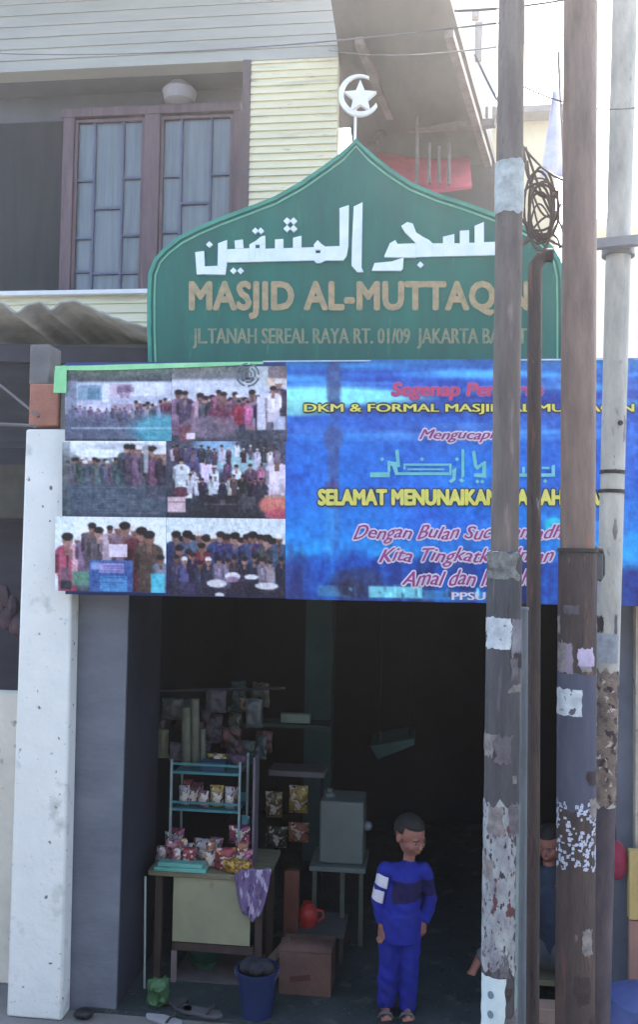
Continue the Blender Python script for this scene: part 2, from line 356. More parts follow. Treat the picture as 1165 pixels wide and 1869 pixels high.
arab = [  # word on the left, traced stroke by stroke (pieces butt end to end)
    [(356, 460), (372, 458), (373, 484), (373, 500), (359, 501)], [(373, 486), (397, 485), (411, 501), (373, 500.5)],
    [(398, 444), (414, 438), (414, 478), (411, 500.5), (397, 484.5)],
    [(414.2, 455), (455, 453), (455, 478), (414.2, 478.5)], [(428, 439), (443, 437), (444, 452.8), (429, 453.5)],
    [(455.2, 446), (466, 440), (466, 477.5), (455.2, 478)], [(466.2, 440), (476, 432), (484, 430), (484, 445), (466.2, 446)], [(474, 446), (484, 446), (484, 477), (474, 477.5)], [(466.2, 453), (473.8, 453), (473.8, 477.5), (466.2, 477.5)],
    [(484.2, 454), (573, 451), (573, 475), (484.2, 477)], [(502, 437), (517, 436), (517, 452.6), (502, 453.2)], [(535, 434), (550, 430), (550, 451.5), (535, 452)],
    [(573.2, 446), (580, 438), (588, 446), (594, 450), (594, 456), (573.2, 456)], [(573.2, 462), (594, 462), (594, 475), (585, 480), (577, 480), (573.2, 475)], [(573.2, 456.2), (576, 456.2), (576, 461.8), (573.2, 461.8)], [(585, 456.2), (594, 456.2), (594, 461.8), (585, 461.8)],
    [(594.2, 450), (620, 449), (620, 475), (594.2, 475)], [(620, 380), (637, 374), (636, 448), (633, 466), (627, 475), (620.2, 475), (620.2, 449)],
    [(646, 377), (662, 369), (660, 488), (664, 496), (652, 496), (642, 484), (643, 440)],
    # word on the right
    [(679, 494), (684, 480), (716, 477), (737, 470), (736, 490), (732, 494)], [(702, 467), (712, 444), (722, 438), (726, 445), (760, 444), (760, 470), (702, 469)],
    [(733, 412), (744, 405), (754, 408), (760, 424), (772, 432), (784, 438), (790, 444), (790, 468), (760.2, 469), (760.2, 444), (740, 424)],
    [(790.2, 444), (809, 444), (809, 467.5), (790.2, 468)], [(809.2, 432), (830, 427), (830, 467), (809.2, 467.5)], [(830.2, 444), (840, 444), (840, 466.8), (830.2, 467)],
    [(840.2, 421), (857, 420), (857, 466.5), (840.2, 466.8)], [(857.2, 443), (867, 443), (867, 466.2), (857.2, 466.5)], [(867.2, 412), (884, 405), (884, 466), (867.2, 466.2)],
    [(884.2, 442), (930, 440), (930, 464), (884.2, 466)], [(930.2, 434), (944, 430), (952, 440), (950, 462), (930.2, 464)],
    dia(382, 446, 6), dia(466, 421, 6), dia(476, 421, 6), dia(524, 403, 6.5), dia(536, 403, 6.5), dia(524, 417, 6.5), dia(536, 417, 6.5), dia(426, 494, 6), dia(439, 494, 6), dia(768, 483, 6)]
px_polys('arabic_lettering', arab, SY - 0.014, 0.013, letter_white, sgn)
text_obj('name_lettering', 'MASJID AL-MUTTAQIN', (347, 515, 965, 580), SY - 0.006, letter_tan, sgn, bold=2.7, space=1.05)
text_obj('address_lettering', 'JL.TANAH SEREAL RAYA RT. 01/09  JAKARTA BARAT', (352, 599, 962, 636), SY - 0.004, letter_dim, sgn, bold=1.0)
# back posts
for xx in (360, 650, 940):
    p = at(xx, 640, SY + 0.08); M().box(p.x - 0.02, p.x + 0.02, SY + 0.06, SY + 0.10, zt - 0.01, at(xx, 420, SY).z).build('back_post', galv, sgn)
fin = M().tube([at(648, 268, SY + 0.02), at(649, 200, SY + 0.02)], 0.007, 8).build('finial_rod', white_trim, sgn)
C0 = (656, 173)
def circ(cx, cy, r, a0, a1, n): return [(cx + r * math.cos(R(a0 + (a1 - a0) * i / n)), cy + r * math.sin(R(a0 + (a1 - a0) * i / n))) for i in range(n + 1)]
cr = M(); A = circ(656, 173, 38, -62, -330, 40); B = circ(659, 171, 32, -62, -330, 40)
for i in range(40):
    cr.prism([at(*A[i], SY), at(*A[i + 1], SY), at(*B[i + 1], SY), at(*B[i], SY)], (0, 0.02, 0))
cro = cr.build('crescent', white_trim, sgn)
st = []
for i in range(10):
    r_ = 31 if i % 2 == 0 else 14
    a_ = -90 + 36 * i; st.append((658 + r_ * math.cos(R(a_)), 176 + r_ * math.sin(R(a_))))
px_prism(st, SY - 0.004, 0.028).build('star', white_trim, sgn)

# ------------------------------------------------------------------ banner
BY = 4.10
def warp(px, py):
    return 0.010 * math.sin(px * 0.013 + 0.6) + 0.006 * math.sin(px * 0.031 + py * 0.012) + 0.004 * math.sin(py * 0.02 + px * 0.004) + 0.00006 * (660 - py) * 0
ban = thing('event_banner', at(600, 1095, BY), 'wide blue vinyl Ramadan banner with six crowd photographs hung over the doorway', 'banner')
X0, X1 = 100, 1330
def left_edge(py):
    return 116 - (0 if py < 950 else 15)
IW, IH = 1, 1
def grid_print(name, x0, y0, x1, y1, img, Y, parent, step=2.5, skew=None, label=None):
    nx = int((x1 - x0) / step); ny = int((y1 - y0) / step)
    vs = []; cols = []
    H, W = img.shape[:2]; org = wloc(parent)
    for j in range(ny + 1):
        for i in range(nx + 1):
            u = i / nx; v = j / ny; px = x0 + (x1 - x0) * u; py = y0 + (y1 - y0) * v
            qx, qy = (skew(px, py) if skew else (px, py))
            vs.append(tuple(at(qx, qy, Y + warp(qx, qy)) - org))
            cols.append(img[min(H - 1, int(v * (H - 1) + .5)), min(W - 1, int(u * (W - 1) + .5))])
    fs = [(j * (nx + 1) + i, (j + 1) * (nx + 1) + i, (j + 1) * (nx + 1) + i + 1, j * (nx + 1) + i + 1) for j in range(ny) for i in range(nx)]
    me = bpy.data.meshes.new(name); me.from_pydata(vs, [], fs)
    a = me.color_attributes.new('print', 'FLOAT_COLOR', 'POINT')
    c = np.ones((len(vs), 4), dtype=np.float32); s = np.clip(np.array(cols) / 255.0, 0, 1)
    c[:, :3] = np.where(s <= 0.04045, s / 12.92, ((s + 0.055) / 1.055) ** 2.4)
    a.data.foreach_set('color', c.ravel())
    me.polygons.foreach_set('use_smooth', [True] * len(me.polygons))
    me.materials.append(PRINT)
    o = bpy.data.objects.new(name, me); COL.objects.link(o); o.parent = parent
    if label: o['label'] = label
    return o
PRINT = attr_mat('printed_vinyl')
def bskew(px, py):     # bottom edge falls to the right, top edge rises a little
    v = (py - 660) / 436.0
    return px, py + (v * 0.020 * (px - 600) - (1 - v) * 0.006 * (px - 600))

class Canvas:
    def __init__(s, x0, y0, x1, y1, k=1.0):
        s.x0, s.y0 = x0, y0; s.w = int((x1 - x0) / k); s.h = int((y1 - y0) / k); s.k = k
        s.rn = random.Random(int(x0 * 3 + y0)); s.a = np.zeros((s.h, s.w, 3)); yy, xx = np.mgrid[0:s.h, 0:s.w]; s.X = xx * k + x0; s.Y = yy * k + y0
    def vgrad(s, stops):
        ys = [q[0] for q in stops]
        for c in range(3): s.a[..., c] = np.interp(s.Y, ys, [q[1][c] for q in stops])
        return s
    def rect(s, x0, y0, x1, y1, c, a=1.0):
        m = (s.X >= x0) & (s.X < x1) & (s.Y >= y0) & (s.Y < y1); s.a[m] = s.a[m] * (1 - a) + np.array(c) * a
    def ell(s, cx, cy, rx, ry, c, a=1.0, soft=0.15):
        d = np.sqrt(((s.X - cx) / rx) ** 2 + ((s.Y - cy) / ry) ** 2); m = np.clip((1 + soft - d) / soft, 0, 1)[..., None] * a
        s.a = s.a * (1 - m) + np.array(c, dtype=float) * m
    def person(s, x, y, h, c, skin=(150, 110, 100), hair=(48, 40, 48)):
        R_ = s.rn; x += R_.uniform(-3, 3); y += R_.uniform(-4, 4); h *= R_.uniform(.88, 1.12); j = [R_.uniform(-16, 16) for _ in range(3)]
        c = tuple(np.clip(np.array(c) + np.array(j) * .7 + R_.uniform(-14, 14), 20, 245)); skin = tuple(np.array(skin) + R_.uniform(-22, 30))
        w = h * R_.uniform(.16, .24); r = h * R_.uniform(.07, .09)
        k_ = np.array(c)
        s.rect(x - w * .75, y + h * .30, x + w * .75, y + h * 1.0, tuple(k_ * .9)); s.ell(x, y + h * .30, w * .95, h * .12, c, 1, .15); s.ell(x, y + h * .5, w * .9, h * .26, c, 1, .15)
        s.rect(x - w * 1.05, y + h * .32, x - w * .7, y + h * .62, tuple(k_ * .7)); s.rect(x + w * .7, y + h * .32, x + w * 1.05, y + h * .6, tuple(k_ * 1.15))
        s.rect(x - w * .2, y + h * .22, x + w * .2, y + h * .34, tuple(np.array(skin) * .9)); s.rect(x - w * .1, y + h * .34, x + w * .08, y + h * .6, tuple(k_ * R_.choice([.6, 1.35, 1.0])))
        for _ in range(3): s.rect(x + R_.uniform(-w, w * .4), y + h * R_.uniform(.4, .9), x + R_.uniform(w * .4, w), y + h * R_.uniform(.5, .95), tuple(k_ * R_.uniform(.7, 1.25)), .5)
        s.ell(x, y + r * 1.2, r * .95, r * 1.3, skin, 1, .1); s.ell(x, y + r * .45, r * 1.05, r * .75, hair if R_.random() < .8 else (214, 214, 222), 1, .1); s.rect(x - r * .5, y + r * 1.0, x + r * .5, y + r * 1.3, (70, 50, 55), .5)
    def noise(s, amp, sx=6, sy=6):
        n = np.random.rand(s.h // sy + 2, s.w // sx + 2, 1) - 0.5
        N = np.kron(n, np.ones((sy, sx, 1)))[:s.h, :s.w]; s.a = s.a + N * amp * 2
    def blur(s, n=1):
        for q in (11, 5):
            s.noise(7, q, q + 2)
        n += 1
        for _ in range(n):
            p = np.pad(s.a, ((1, 1), (1, 1), (0, 0)), mode='edge'); s.a = (p[:-2, 1:-1] + p[2:, 1:-1] + p[1:-1, :-2] + p[1:-1, 2:] + 2 * p[1:-1, 1:-1]) / 6
    def img(s): return np.clip(s.a, 0, 255)
rnd = random.Random(3)
# panel 1: hall with a wall of notices
c1 = Canvas(118, 662, 313, 806); c1.vgrad([(662, (110, 130, 115)), (684, (92, 98, 108)), (690, (190, 200, 225)), (740, (168, 170, 200)), (752, (116, 120, 150)), (780, (98, 108, 138)), (806, (86, 96, 118))])
c1.rect(118, 684, 140, 752, (120, 132, 160), .8); c1.rect(142, 694, 185, 725, (128, 160, 190)); c1.rect(160, 700, 182, 722, (96, 140, 172)); c1.rect(186, 690, 200, 728, (206, 214, 236))
c1.rect(200, 692, 238, 720, (198, 180, 206)); c1.rect(238, 688, 300, 716, (204, 212, 230)); c1.rect(158, 732, 202, 748, (196, 196, 230)); c1.rect(202, 732, 240, 750, (160, 140, 170))
for i in range(12): c1.rect(204 + rnd.random() * 34, 692 + rnd.random() * 24, 210 + rnd.random() * 34, 697 + rnd.random() * 24, (120, 90, 130), .5)
for i in range(9): c1.person(248 + i * 7.5, 722 + rnd.random() * 8, 40, rnd.choice([(130, 96, 124), (84, 92, 120), (170, 160, 190), (110, 70, 96)]))
c1.rect(118, 760, 265, 806, (98, 106, 134), .8); c1.ell(298, 785, 40, 24, (70, 170, 196), .9, .8); c1.rect(130, 779, 313, 782, (176, 200, 220), .8); c1.rect(118, 802, 250, 806, (70, 76, 92))

for i in range(14): c1.person(130 + i * 9, 738 + rnd.random() * 5, 22, rnd.choice([(96, 100, 130), (140, 130, 160), (110, 84, 112)]))
c1.noise(9, 8, 4); c1.noise(6, 3, 9); c1.blur(2)
# panel 2: rows of people before a pale wall
c2 = Canvas(313, 662, 525, 806); c2.vgrad([(662, (120, 128, 122)), (684, (130, 130, 140)), (690, (196, 204, 224)), (740, (190, 196, 218)), (756, (140, 128, 150)), (780, (104, 100, 122)), (806, (74, 78, 98))])
c2.person(326, 706, 80, (120, 92, 124)); c2.person(338, 712, 74, (96, 70, 104)); c2.rect(455, 662, 495, 700, (186, 200, 208), .8); c2.rect(490, 664, 525, 684, (132, 118, 126)); c2.rect(488, 686, 520, 700, (214, 186, 170))
for i in range(12): c2.person(368 + i * 10, 712 + (i % 3) * 4, 60 + rnd.random() * 10, rnd.choice([(128, 88, 120), (92, 86, 110), (176, 156, 184), (76, 72, 96), (150, 100, 126)]))
c2.person(438, 728, 44, (176, 56, 92)); c2.person(453, 726, 40, (222, 120, 160)); c2.ell(400, 752, 22, 10, (128, 58, 92), .8); c2.rect(470, 720, 486, 786, (196, 196, 220)); c2.person(508, 692, 84, (70, 72, 96)); c2.person(496, 700, 70, (206, 206, 222)); c2.rect(500, 758, 522, 800, (176, 184, 214))
c2.ell(380, 778, 50, 20, (130, 112, 134), .8); c2.rect(326, 776, 350, 806, (132, 84, 100)); c2.rect(340, 790, 356, 802, (220, 206, 222)); c2.rect(430, 784, 522, 806, (72, 78, 98), .8)
c2.noise(9, 7, 4); c2.noise(7, 3, 8); c2.blur(2)
# panel 3: blurred open floor
c3 = Canvas(113, 806, 303, 948); c3.vgrad([(806, (222, 232, 240)), (826, (200, 212, 224)), (836, (130, 142, 150)), (858, (112, 122, 134)), (880, (96, 102, 124)), (898, (84, 100, 122)), (930, (78, 94, 116)), (948, (52, 62, 80))])
c3.ell(230, 818, 60, 8, (170, 176, 196), .6); c3.ell(180, 830, 40, 8, (225, 235, 244), .9)
for i in range(16): c3.person(125 + i * 8, 835 + rnd.random() * 10, 50, rnd.choice([(100, 104, 118), (118, 104, 128), (92, 104, 116), (130, 144, 148)]))
for i in range(7): c3.person(232 + i * 11, 812 + i * 2, 80, rnd.choice([(112, 88, 116), (72, 76, 98), (96, 84, 110)]))
c3.rect(262, 808, 270, 866, (180, 190, 206), .8)
c3.rect(113, 888, 303, 948, (82, 98, 120), .75)
for i in range(10): y = 892 + i * 5.2; c3.rect(120 + rnd.random() * 60, y, 220 + rnd.random() * 80, y + 1.6, (118, 132, 154), .5)
c3.rect(113, 808, 128, 948, (92, 104, 112), .5); c3.noise(9, 9, 4); c3.noise(6, 4, 9); c3.blur(2)
# panel 4: people in white sitting on a dark carpet
c4 = Canvas(303, 806, 521, 948); c4.vgrad([(806, (96, 98, 120)), (850, (84, 86, 112)), (890, (70, 76, 94)), (948, (52, 52, 68))])
c4.ell(395, 825, 32, 26, (130, 176, 220), .95, .6); c4.ell(440, 842, 40, 18, (150, 196, 210), .9, .5); c4.rect(330, 820, 366, 860, (84, 80, 140), .8); c4.ell(470, 815, 30, 14, (70, 76, 92))
for (x, y, h, cc) in [(330, 838, 66, (222, 230, 244)), (372, 832, 56, (200, 196, 220)), (392, 846, 52, (214, 224, 240)), (414, 842, 46, (120, 96, 130)), (432, 846, 44, (210, 226, 240)), (352, 858, 36, (190, 196, 214)), (458, 846, 46, (110, 86, 112)), (474, 850, 40, (176, 110, 140)), (504, 828, 86, (222, 226, 244))]: c4.person(x, y, h, cc)
c4.rect(392, 884, 414, 896, (228, 238, 248)); c4.rect(366, 902, 392, 908, (206, 214, 224)); c4.rect(334, 886, 350, 912, (212, 220, 224))
for i in range(14): c4.rect(352 + rnd.random() * 100, 894 + rnd.random() * 34, 366 + rnd.random() * 110, 897 + rnd.random() * 34, rnd.choice([(110, 112, 126), (40, 38, 52)]), .5)
c4.ell(330, 900, 14, 9, (110, 62, 82)); c4.rect(305, 910, 338, 938, (206, 178, 190)); c4.rect(306, 918, 338, 920, (150, 110, 120)); c4.ell(500, 922, 24, 16, (224, 124, 112), .95, .3); c4.ell(506, 940, 20, 9, (206, 84, 110), .9, .3); c4.rect(482, 905, 520, 909, (170, 150, 140))

for i in range(16): c4.person(312 + i * 13, 812 + rnd.random() * 10, 30, rnd.choice([(70, 70, 96), (110, 100, 130), (90, 60, 90), (200, 204, 220)]))
for i in range(12): c4.person(345 + i * 12, 868 + rnd.random() * 8, 34, rnd.choice([(60, 60, 80), (96, 66, 92), (46, 46, 62), (190, 196, 210)]))
c4.noise(8, 5, 4); c4.noise(7, 3, 6); c4.blur(1)
# panel 5: group with a blue flag on a white ground
c5 = Canvas(100, 948, 303, 1090); c5.vgrad([(948, (214, 228, 236)), (985, (226, 236, 242)), (1050, (186, 200, 206)), (1070, (112, 134, 132)), (1090, (66, 78, 96))])
c5.rect(100, 948, 135, 1090, (210, 226, 234), .9)
for (x, y, h, cc) in [(122, 978, 106, (176, 76, 100)), (140, 986, 70, (206, 150, 170)), (154, 984, 70, (150, 128, 146)), (168, 960, 90, (118, 104, 120)), (182, 972, 80, (90, 84, 108)), (198, 968, 80, (200, 180, 206)), (214, 960, 90, (150, 120, 140)), (228, 958, 120, (138, 96, 116)), (244, 964, 120, (122, 66, 90)), (258, 972, 116, (104, 54, 76)), (272, 976, 112, (92, 74, 80)), (290, 1018, 70, (120, 120, 150))]: c5.person(x, y, h, cc)
c5.rect(110, 1044, 128, 1078, (104, 96, 112), .7); c5.rect(110, 1070, 130, 1086, (52, 66, 78)); c5.rect(132, 1052, 164, 1078, (96, 148, 128)); c5.rect(198, 1000, 232, 1024, (214, 200, 224))
c5.rect(162, 1030, 242, 1090, (64, 104, 178)); c5.rect(180, 1036, 226, 1054, (156, 146, 212)); c5.rect(182, 1060, 232, 1088, (76, 150, 214)); c5.rect(166, 1034, 180, 1048, (120, 150, 210))
for i in range(10): y = 1040 + i * 4.4; c5.rect(170 + rnd.random() * 20, y, 215 + rnd.random() * 20, y + 1.4, (40, 74, 150), .6)
c5.rect(275, 1054, 300, 1090, (70, 190, 220)); c5.noise(8, 4, 5); c5.blur(1)
# panel 6: seated group in navy before a pale wall
c6 = Canvas(303, 948, 521, 1092); c6.vgrad([(948, (204, 216, 228)), (990, (206, 222, 228)), (1004, (120, 126, 160)), (1030, (62, 62, 100)), (1092, (54, 48, 78))])
for i in range(17):
    x = 318 + i * 12; c6.person(x, 972 + rnd.random() * 16, 96, rnd.choice([(62, 84, 138), (72, 66, 140), (60, 64, 100), (74, 62, 84), (54, 76, 120)]))
c6.person(366, 992, 70, (142, 46, 78)); c6.person(342, 1010, 90, (84, 88, 156)); c6.person(326, 1004, 84, (70, 60, 110)); c6.rect(303, 1000, 312, 1092, (50, 60, 120), .8); c6.rect(460, 1030, 488, 1048, (120, 110, 140), .5)

for i in range(13): c6.person(318 + i * 16, 1014 + rnd.random() * 10, 60, rnd.choice([(70, 84, 140), (60, 50, 84), (90, 70, 110), (54, 60, 104), (130, 120, 150)]))
c6.rect(303, 1066, 521, 1092, (56, 50, 76), .5)
for (x, y, rx, ry) in [(395, 1068, 17, 7), (424, 1054, 13, 7), (458, 1055, 12, 4.5), (486, 1071, 20, 6), (400, 1089, 8, 4)]: c6.ell(x, y, rx, ry, (206, 206, 214))
c6.ell(424, 1060, 10, 5, (150, 120, 160)); c6.noise(8, 5, 4); c6.noise(7, 3, 7); c6.blur(1)
for cv in (c1, c2, c3, c4, c5, c6): cv.noise(9, 2, 3); cv.a = np.clip((cv.a - 125) * 1.22 + 116, 8, 250); gy_ = cv.a.mean(axis=2, keepdims=True); cv.a = gy_ + (cv.a - gy_) * .72
# blue print
cb = Canvas(520, 655, 1330, 1100, 1.5); cb.vgrad([(655, (54, 92, 160)), (668, (64, 110, 184)), (690, (62, 92, 190)), (740, (66, 82, 170)), (770, (66, 98, 190)), (860, (50, 96, 190)), (930, (40, 108, 196)), (985, (44, 124, 208)), (1012, (50, 140, 214)), (1030, (30, 84, 180)), (1060, (34, 78, 176)), (1090, (40, 64, 150)), (1100, (28, 50, 110))])
for i in range(60):
    x = 520 + rnd.random() * 800; y = 660 + rnd.random() * 60; cb.ell(x, y + (x - 600) * 0.03, 30 + rnd.random() * 60, 2 + rnd.random() * 5, rnd.choice([(110, 160, 226), (50, 84, 170), (150, 180, 226), (44, 70, 160)]), .35, .8)
cb.ell(575, 722, 120, 14, (214, 214, 226), .9, .7); cb.ell(540, 742, 60, 12, (200, 196, 206), .8, .6); cb.ell(690, 724, 70, 8, (190, 196, 220), .7, .7)
for i in range(26):
    x = 520 + rnd.random() * 500; y = 775 + rnd.random() * 26; cb.ell(x, y, 50 + rnd.random() * 70, 2 + rnd.random() * 3, rnd.choice([(130, 160, 226), (70, 80, 170), (110, 130, 210)]), .35, .9)
for i in range(40): cb.ell(520 + rnd.random() * 800, 830 + rnd.random() * 160, 60, 30, rnd.choice([(60, 120, 210), (40, 86, 180), (74, 84, 196), (44, 130, 214)]), .22, 1.0)
# printed minaret
cb.rect(599, 662, 618, 1062, (92, 98, 168), .55); cb.ell(608, 700, 12, 44, (98, 84, 138), .7, .3); cb.rect(597, 728, 621, 745, (88, 86, 150), .7); cb.ell(607, 802, 15, 22, (100, 92, 156), .8, .3); cb.rect(598, 800, 616, 900, (96, 92, 160), .7); cb.rect(592, 880, 618, 896, (128, 76, 140), .6); cb.rect(592, 930, 608, 1062, (74, 130, 206), .7); cb.rect(590, 1000, 607, 1060, (90, 160, 224), .6)
# printed skyline
for i in range(90):
    x = 520 + i * 9.2; h = 20 + 30 * abs(math.sin(i * 1.7)) + rnd.random() * 18; cb.ell(x, 1090 - h * 0.4, 8 + rnd.random() * 10, h, rnd.choice([(30, 74, 166), (44, 60, 140), (52, 56, 120), (38, 96, 190), (80, 74, 140)]), .55, .4)
cb.ell(650, 1068, 44, 26, (66, 62, 118), .8, .4); cb.rect(578, 1070, 640, 1092, (120, 130, 170), .6); cb.rect(672, 1070, 770, 1092, (184, 194, 216), .85); cb.rect(770, 1078, 900, 1094, (120, 150, 200), .6); cb.ell(640, 1074, 22, 14, (58, 48, 96), .8, .3)
for i in range(60): x = 580 + rnd.random() * 320; cb.rect(x, 1068 + rnd.random() * 22, x + 4, 1072 + rnd.random() * 22, rnd.choice([(220, 226, 240), (50, 44, 90), (90, 100, 150)]), .7)
cb.ell(1010, 955, 14, 12, (70, 190, 214), .8, .5); cb.ell(1150, 1000, 30, 24, (60, 150, 220), .7, .6)
cb.noise(6, 6, 5); cb.noise(5, 3, 3); cb.blur(1)
cb.a = cb.a * np.array([.62, 1.06, 1.12]) * .96 + np.array([0, 4, 0]); mu_ = cb.a.mean(axis=(0, 1)); cb.noise(5, 2, 2); cb.a = (cb.a - mu_) * 1.35 + mu_
W_ = -0.004
def panel(nm, cv, x0, y0, x1, y1, lab, st_=1.5):
    return grid_print(nm, x0, y0, x1, y1, cv.img(), BY + W_, ban, st_, bskew, lab)
panel('printed_photo', c1, 118, 672, 313, 805.5, 'printed photo of people standing in a hall below notices')
panel('printed_photo', c2, 313.5, 668, 523.5, 805.5, 'printed photo of a row of people before a pale wall')
panel('printed_photo', c3, 113, 806, 303, 947.5, 'printed photo of a crowd beside an open grey floor')
panel('printed_photo', c4, 303.5, 806, 521, 947.5, 'printed photo of people in white seated on a dark carpet')
panel('printed_photo', c5, 100, 948, 303, 1088, 'printed photo of a group holding a blue flag')
panel('printed_photo', c6, 303.5, 948, 521, 1092, 'printed photo of a seated group dressed in navy')
grid_print('printed_sky', 521.5, 657, 1330, 1095, cb.img(), BY + W_ + 0.001, ban, 2.5, bskew, 'printed blue sky with minaret and skyline')
# backing cloth with a hem; follows the same waves
def sheet(name, x0, y0, x1, y1, Y, m, parent, nx=60, ny=16, th=0.003, skew=bskew):
    vs = []; org = wloc(parent)
    for j in range(ny + 1):
        for i in range(nx + 1):
            qx, qy = skew(x0 + (x1 - x0) * i / nx, y0 + (y1 - y0) * j / ny); vs.append(at(qx, qy, Y + warp(qx, qy)))
    fs = [(j * (nx + 1) + i, (j + 1) * (nx + 1) + i, (j + 1) * (nx + 1) + i + 1, j * (nx + 1) + i + 1) for j in range(ny) for i in range(nx)]
    mm = M().add(vs, fs); o = mm.build(name, m, parent)
    s = o.modifiers.new('s', 'SOLIDIFY'); s.thickness = th; s.offset = 0
    return o
vinyl = mat('blue_vinyl', lin((40, 60, 120)), lin((34, 50, 104)), scale=3, rough=0.5)
sheet('backing_cloth', 119, 659, 1331, 1094, BY + 0.004, vinyl, ban)
green_hem = mat('mint_green_hem', lin((158, 226, 172)), lin((120, 196, 140)), scale=9, rough=0.5)
hem = M()
hp = [(100, 668), (160, 667), (220, 665), (300, 663), (400, 661), (480, 660)]
def hemstrip(pts, t, Y):
    mm = M()
    for (a, b), (ta, tb) in zip(zip(pts[:-1], pts[1:]), zip(t[:-1], t[1:])):
        mm.prism([at(a[0], a[1], Y + warp(*a)), at(b[0], b[1], Y + warp(*b)), at(b[0], b[1] + tb, Y + warp(*b)), at(a[0], a[1] + ta, Y + warp(*a))], (0, 0.004, 0))
    return mm
hemstrip(hp, [7, 9, 10, 9, 7, 4], BY - 0.012).build('green_hem', green_hem, ban)
px_prism([(99, 675.5), (121, 675.5), (120, 717), (97, 717)], BY - 0.011, 0.004).build('green_corner_tab', green_hem, ban, jitter=0.002)
M().tube([at(x, 659 - 0.006 * (x - 600), BY - 0.004) for x in range(480, 1331, 25)], 0.0035, 6).build('hem_cord', mat('pale_cord', lin((190, 215, 225))), ban)
# lettering of the banner
yl = mat('yellow_print', lin((226, 222, 110)), lin((200, 200, 100)), scale=30, rough=0.45, bump=0)
bk = mat('dark_outline_print', lin((40, 44, 60)), rough=0.45, bump=0)
pk = mat('magenta_print', lin((168, 70, 140)), lin((120, 50, 120)), scale=30, rough=0.45, bump=0)
wh = mat('white_print', lin((232, 226, 244)), rough=0.45, bump=0)
rd = mat('red_print', lin((206, 74, 112)), lin((186, 60, 100)), scale=30, rough=0.45, bump=0)
rdh = mat('pale_pink_print', lin((150, 110, 190)), rough=0.45, bump=0)
cy = mat('mint_cyan_print', lin((120, 206, 204)), lin((90, 180, 190)), scale=30, rough=0.45, bump=0)
TY = BY - 0.009
def line(s, box, m1, m2, bold1, bold2, shear=0.0, sp=1.0, nm='printed_line', wob=0):
    text_obj(nm, s, box, TY, m2, ban, bold=bold2, shear=shear, warp=warp, space=sp, wob=wob)
    text_obj(nm, s, box, TY - 0.0025, m1, ban, bold=bold1, shear=shear, warp=warp, space=sp, wob=wob)
line('Segenap Pengurus', (716, 699, 992, 729), rd, rdh, 1.2, 2.8, 0.15)
line('DKM & FORMAL MASJID AL MUTTAQIN', (556, 737, 1158, 756), yl, bk, 1.0, 3.0)
line('Mengucapkan', (766, 784, 940, 807), pk, wh, .7, 3.2, 0.4, wob=1)
line('SELAMAT MENUNAIKAN IBADAH PUASA', (582, 894, 1128, 921), yl, bk, 1.9, 4.2)
line('Dengan Bulan Suci Ramadhan', (645, 959, 1060, 991), pk, wh, .6, 3.2, 0.45, wob=2)
line('Kita Tingkatkan Iman', (692, 1001, 1012, 1033), pk, wh, .6, 3.2, 0.45, wob=2)
line('Amal dan Ibadah', (734, 1041, 970, 1069), pk, wh, .6, 3.2, 0.45, wob=2)
text_obj('printed_line', 'PPSU', (826, 1081, 886, 1095), TY, wh, ban, bold=1.0, warp=warp)
# arabic line (stroke by stroke)
ar2 = [rc(676, 862, 712, 871), rc(708, 841, 713, 861), [(722, 822), (728, 820), (731, 852), (725, 853)], [(713.5, 842), (724, 843), (727, 862), (820, 862), (820, 867), (722, 867), (716, 850), (713.5, 850)],
       rc(737, 846, 820, 850), rc(737, 851, 741, 857), rc(744, 855, 812, 858), rc(820.5, 846, 825, 867), [(826, 858), (834, 853), (832, 876), (824, 882), (820, 878), (827, 872)],
       dia(771, 838, 4), dia(698, 838, 4), [(843, 820), (848, 820), (848, 870), (843, 872)], [(838, 876), (843, 872.5), (849, 877), (843, 881)], dia(835, 838, 4),
       [(862, 824), (868, 822), (872, 850), (884, 842), (888, 842), (888, 872), (866, 870), (866, 864), (881, 864), (881, 850), (872, 858), (866, 852)], dia(872, 879, 4), dia(881, 879, 4),
       [(920, 850), (930, 846), (934, 866), (926, 872), (900, 874), (898, 867), (922, 864)], dia(916, 880, 4), rc(940, 826, 945, 870), rc(946, 864, 986, 870), rc(954, 852, 959, 863), rc(972, 850, 977, 863),
       [(988, 864), (1008, 864), (1008, 850), (1014, 848), (1014, 870), (988, 870)], rc(990, 852, 1004, 856), dia(996, 878, 4)]
mm = M()
for p in ar2: mm.prism([at(x, y, TY + warp(x, y)) for x, y in p], (0, 0.002, 0))
mm.build('arabic_printed_line', cy, ban, smooth=False)
mm = M()
for k in range(3):
    A = circ(452, 684, 22 - 7 * k, 0, 360, 24); B = circ(452, 684, 19 - 7 * k, 0, 360, 24)
    for i in range(24):
        if (i * 7 + k * 5) % 6 == 0: continue
        mm.prism([at(*A[i], TY), at(*A[i + 1], TY), at(*B[i + 1], TY), at(*B[i], TY)], (0, 0.002, 0))
mm.prism([at(441, 690, TY), at(464, 688, TY), at(463, 693, TY), at(442, 695, TY)], (0, 0.002, 0))
mm.build('printed_emblem', mat('grey_print', lin((110, 122, 136)), rough=0.5, bump=0), ban, smooth=False)

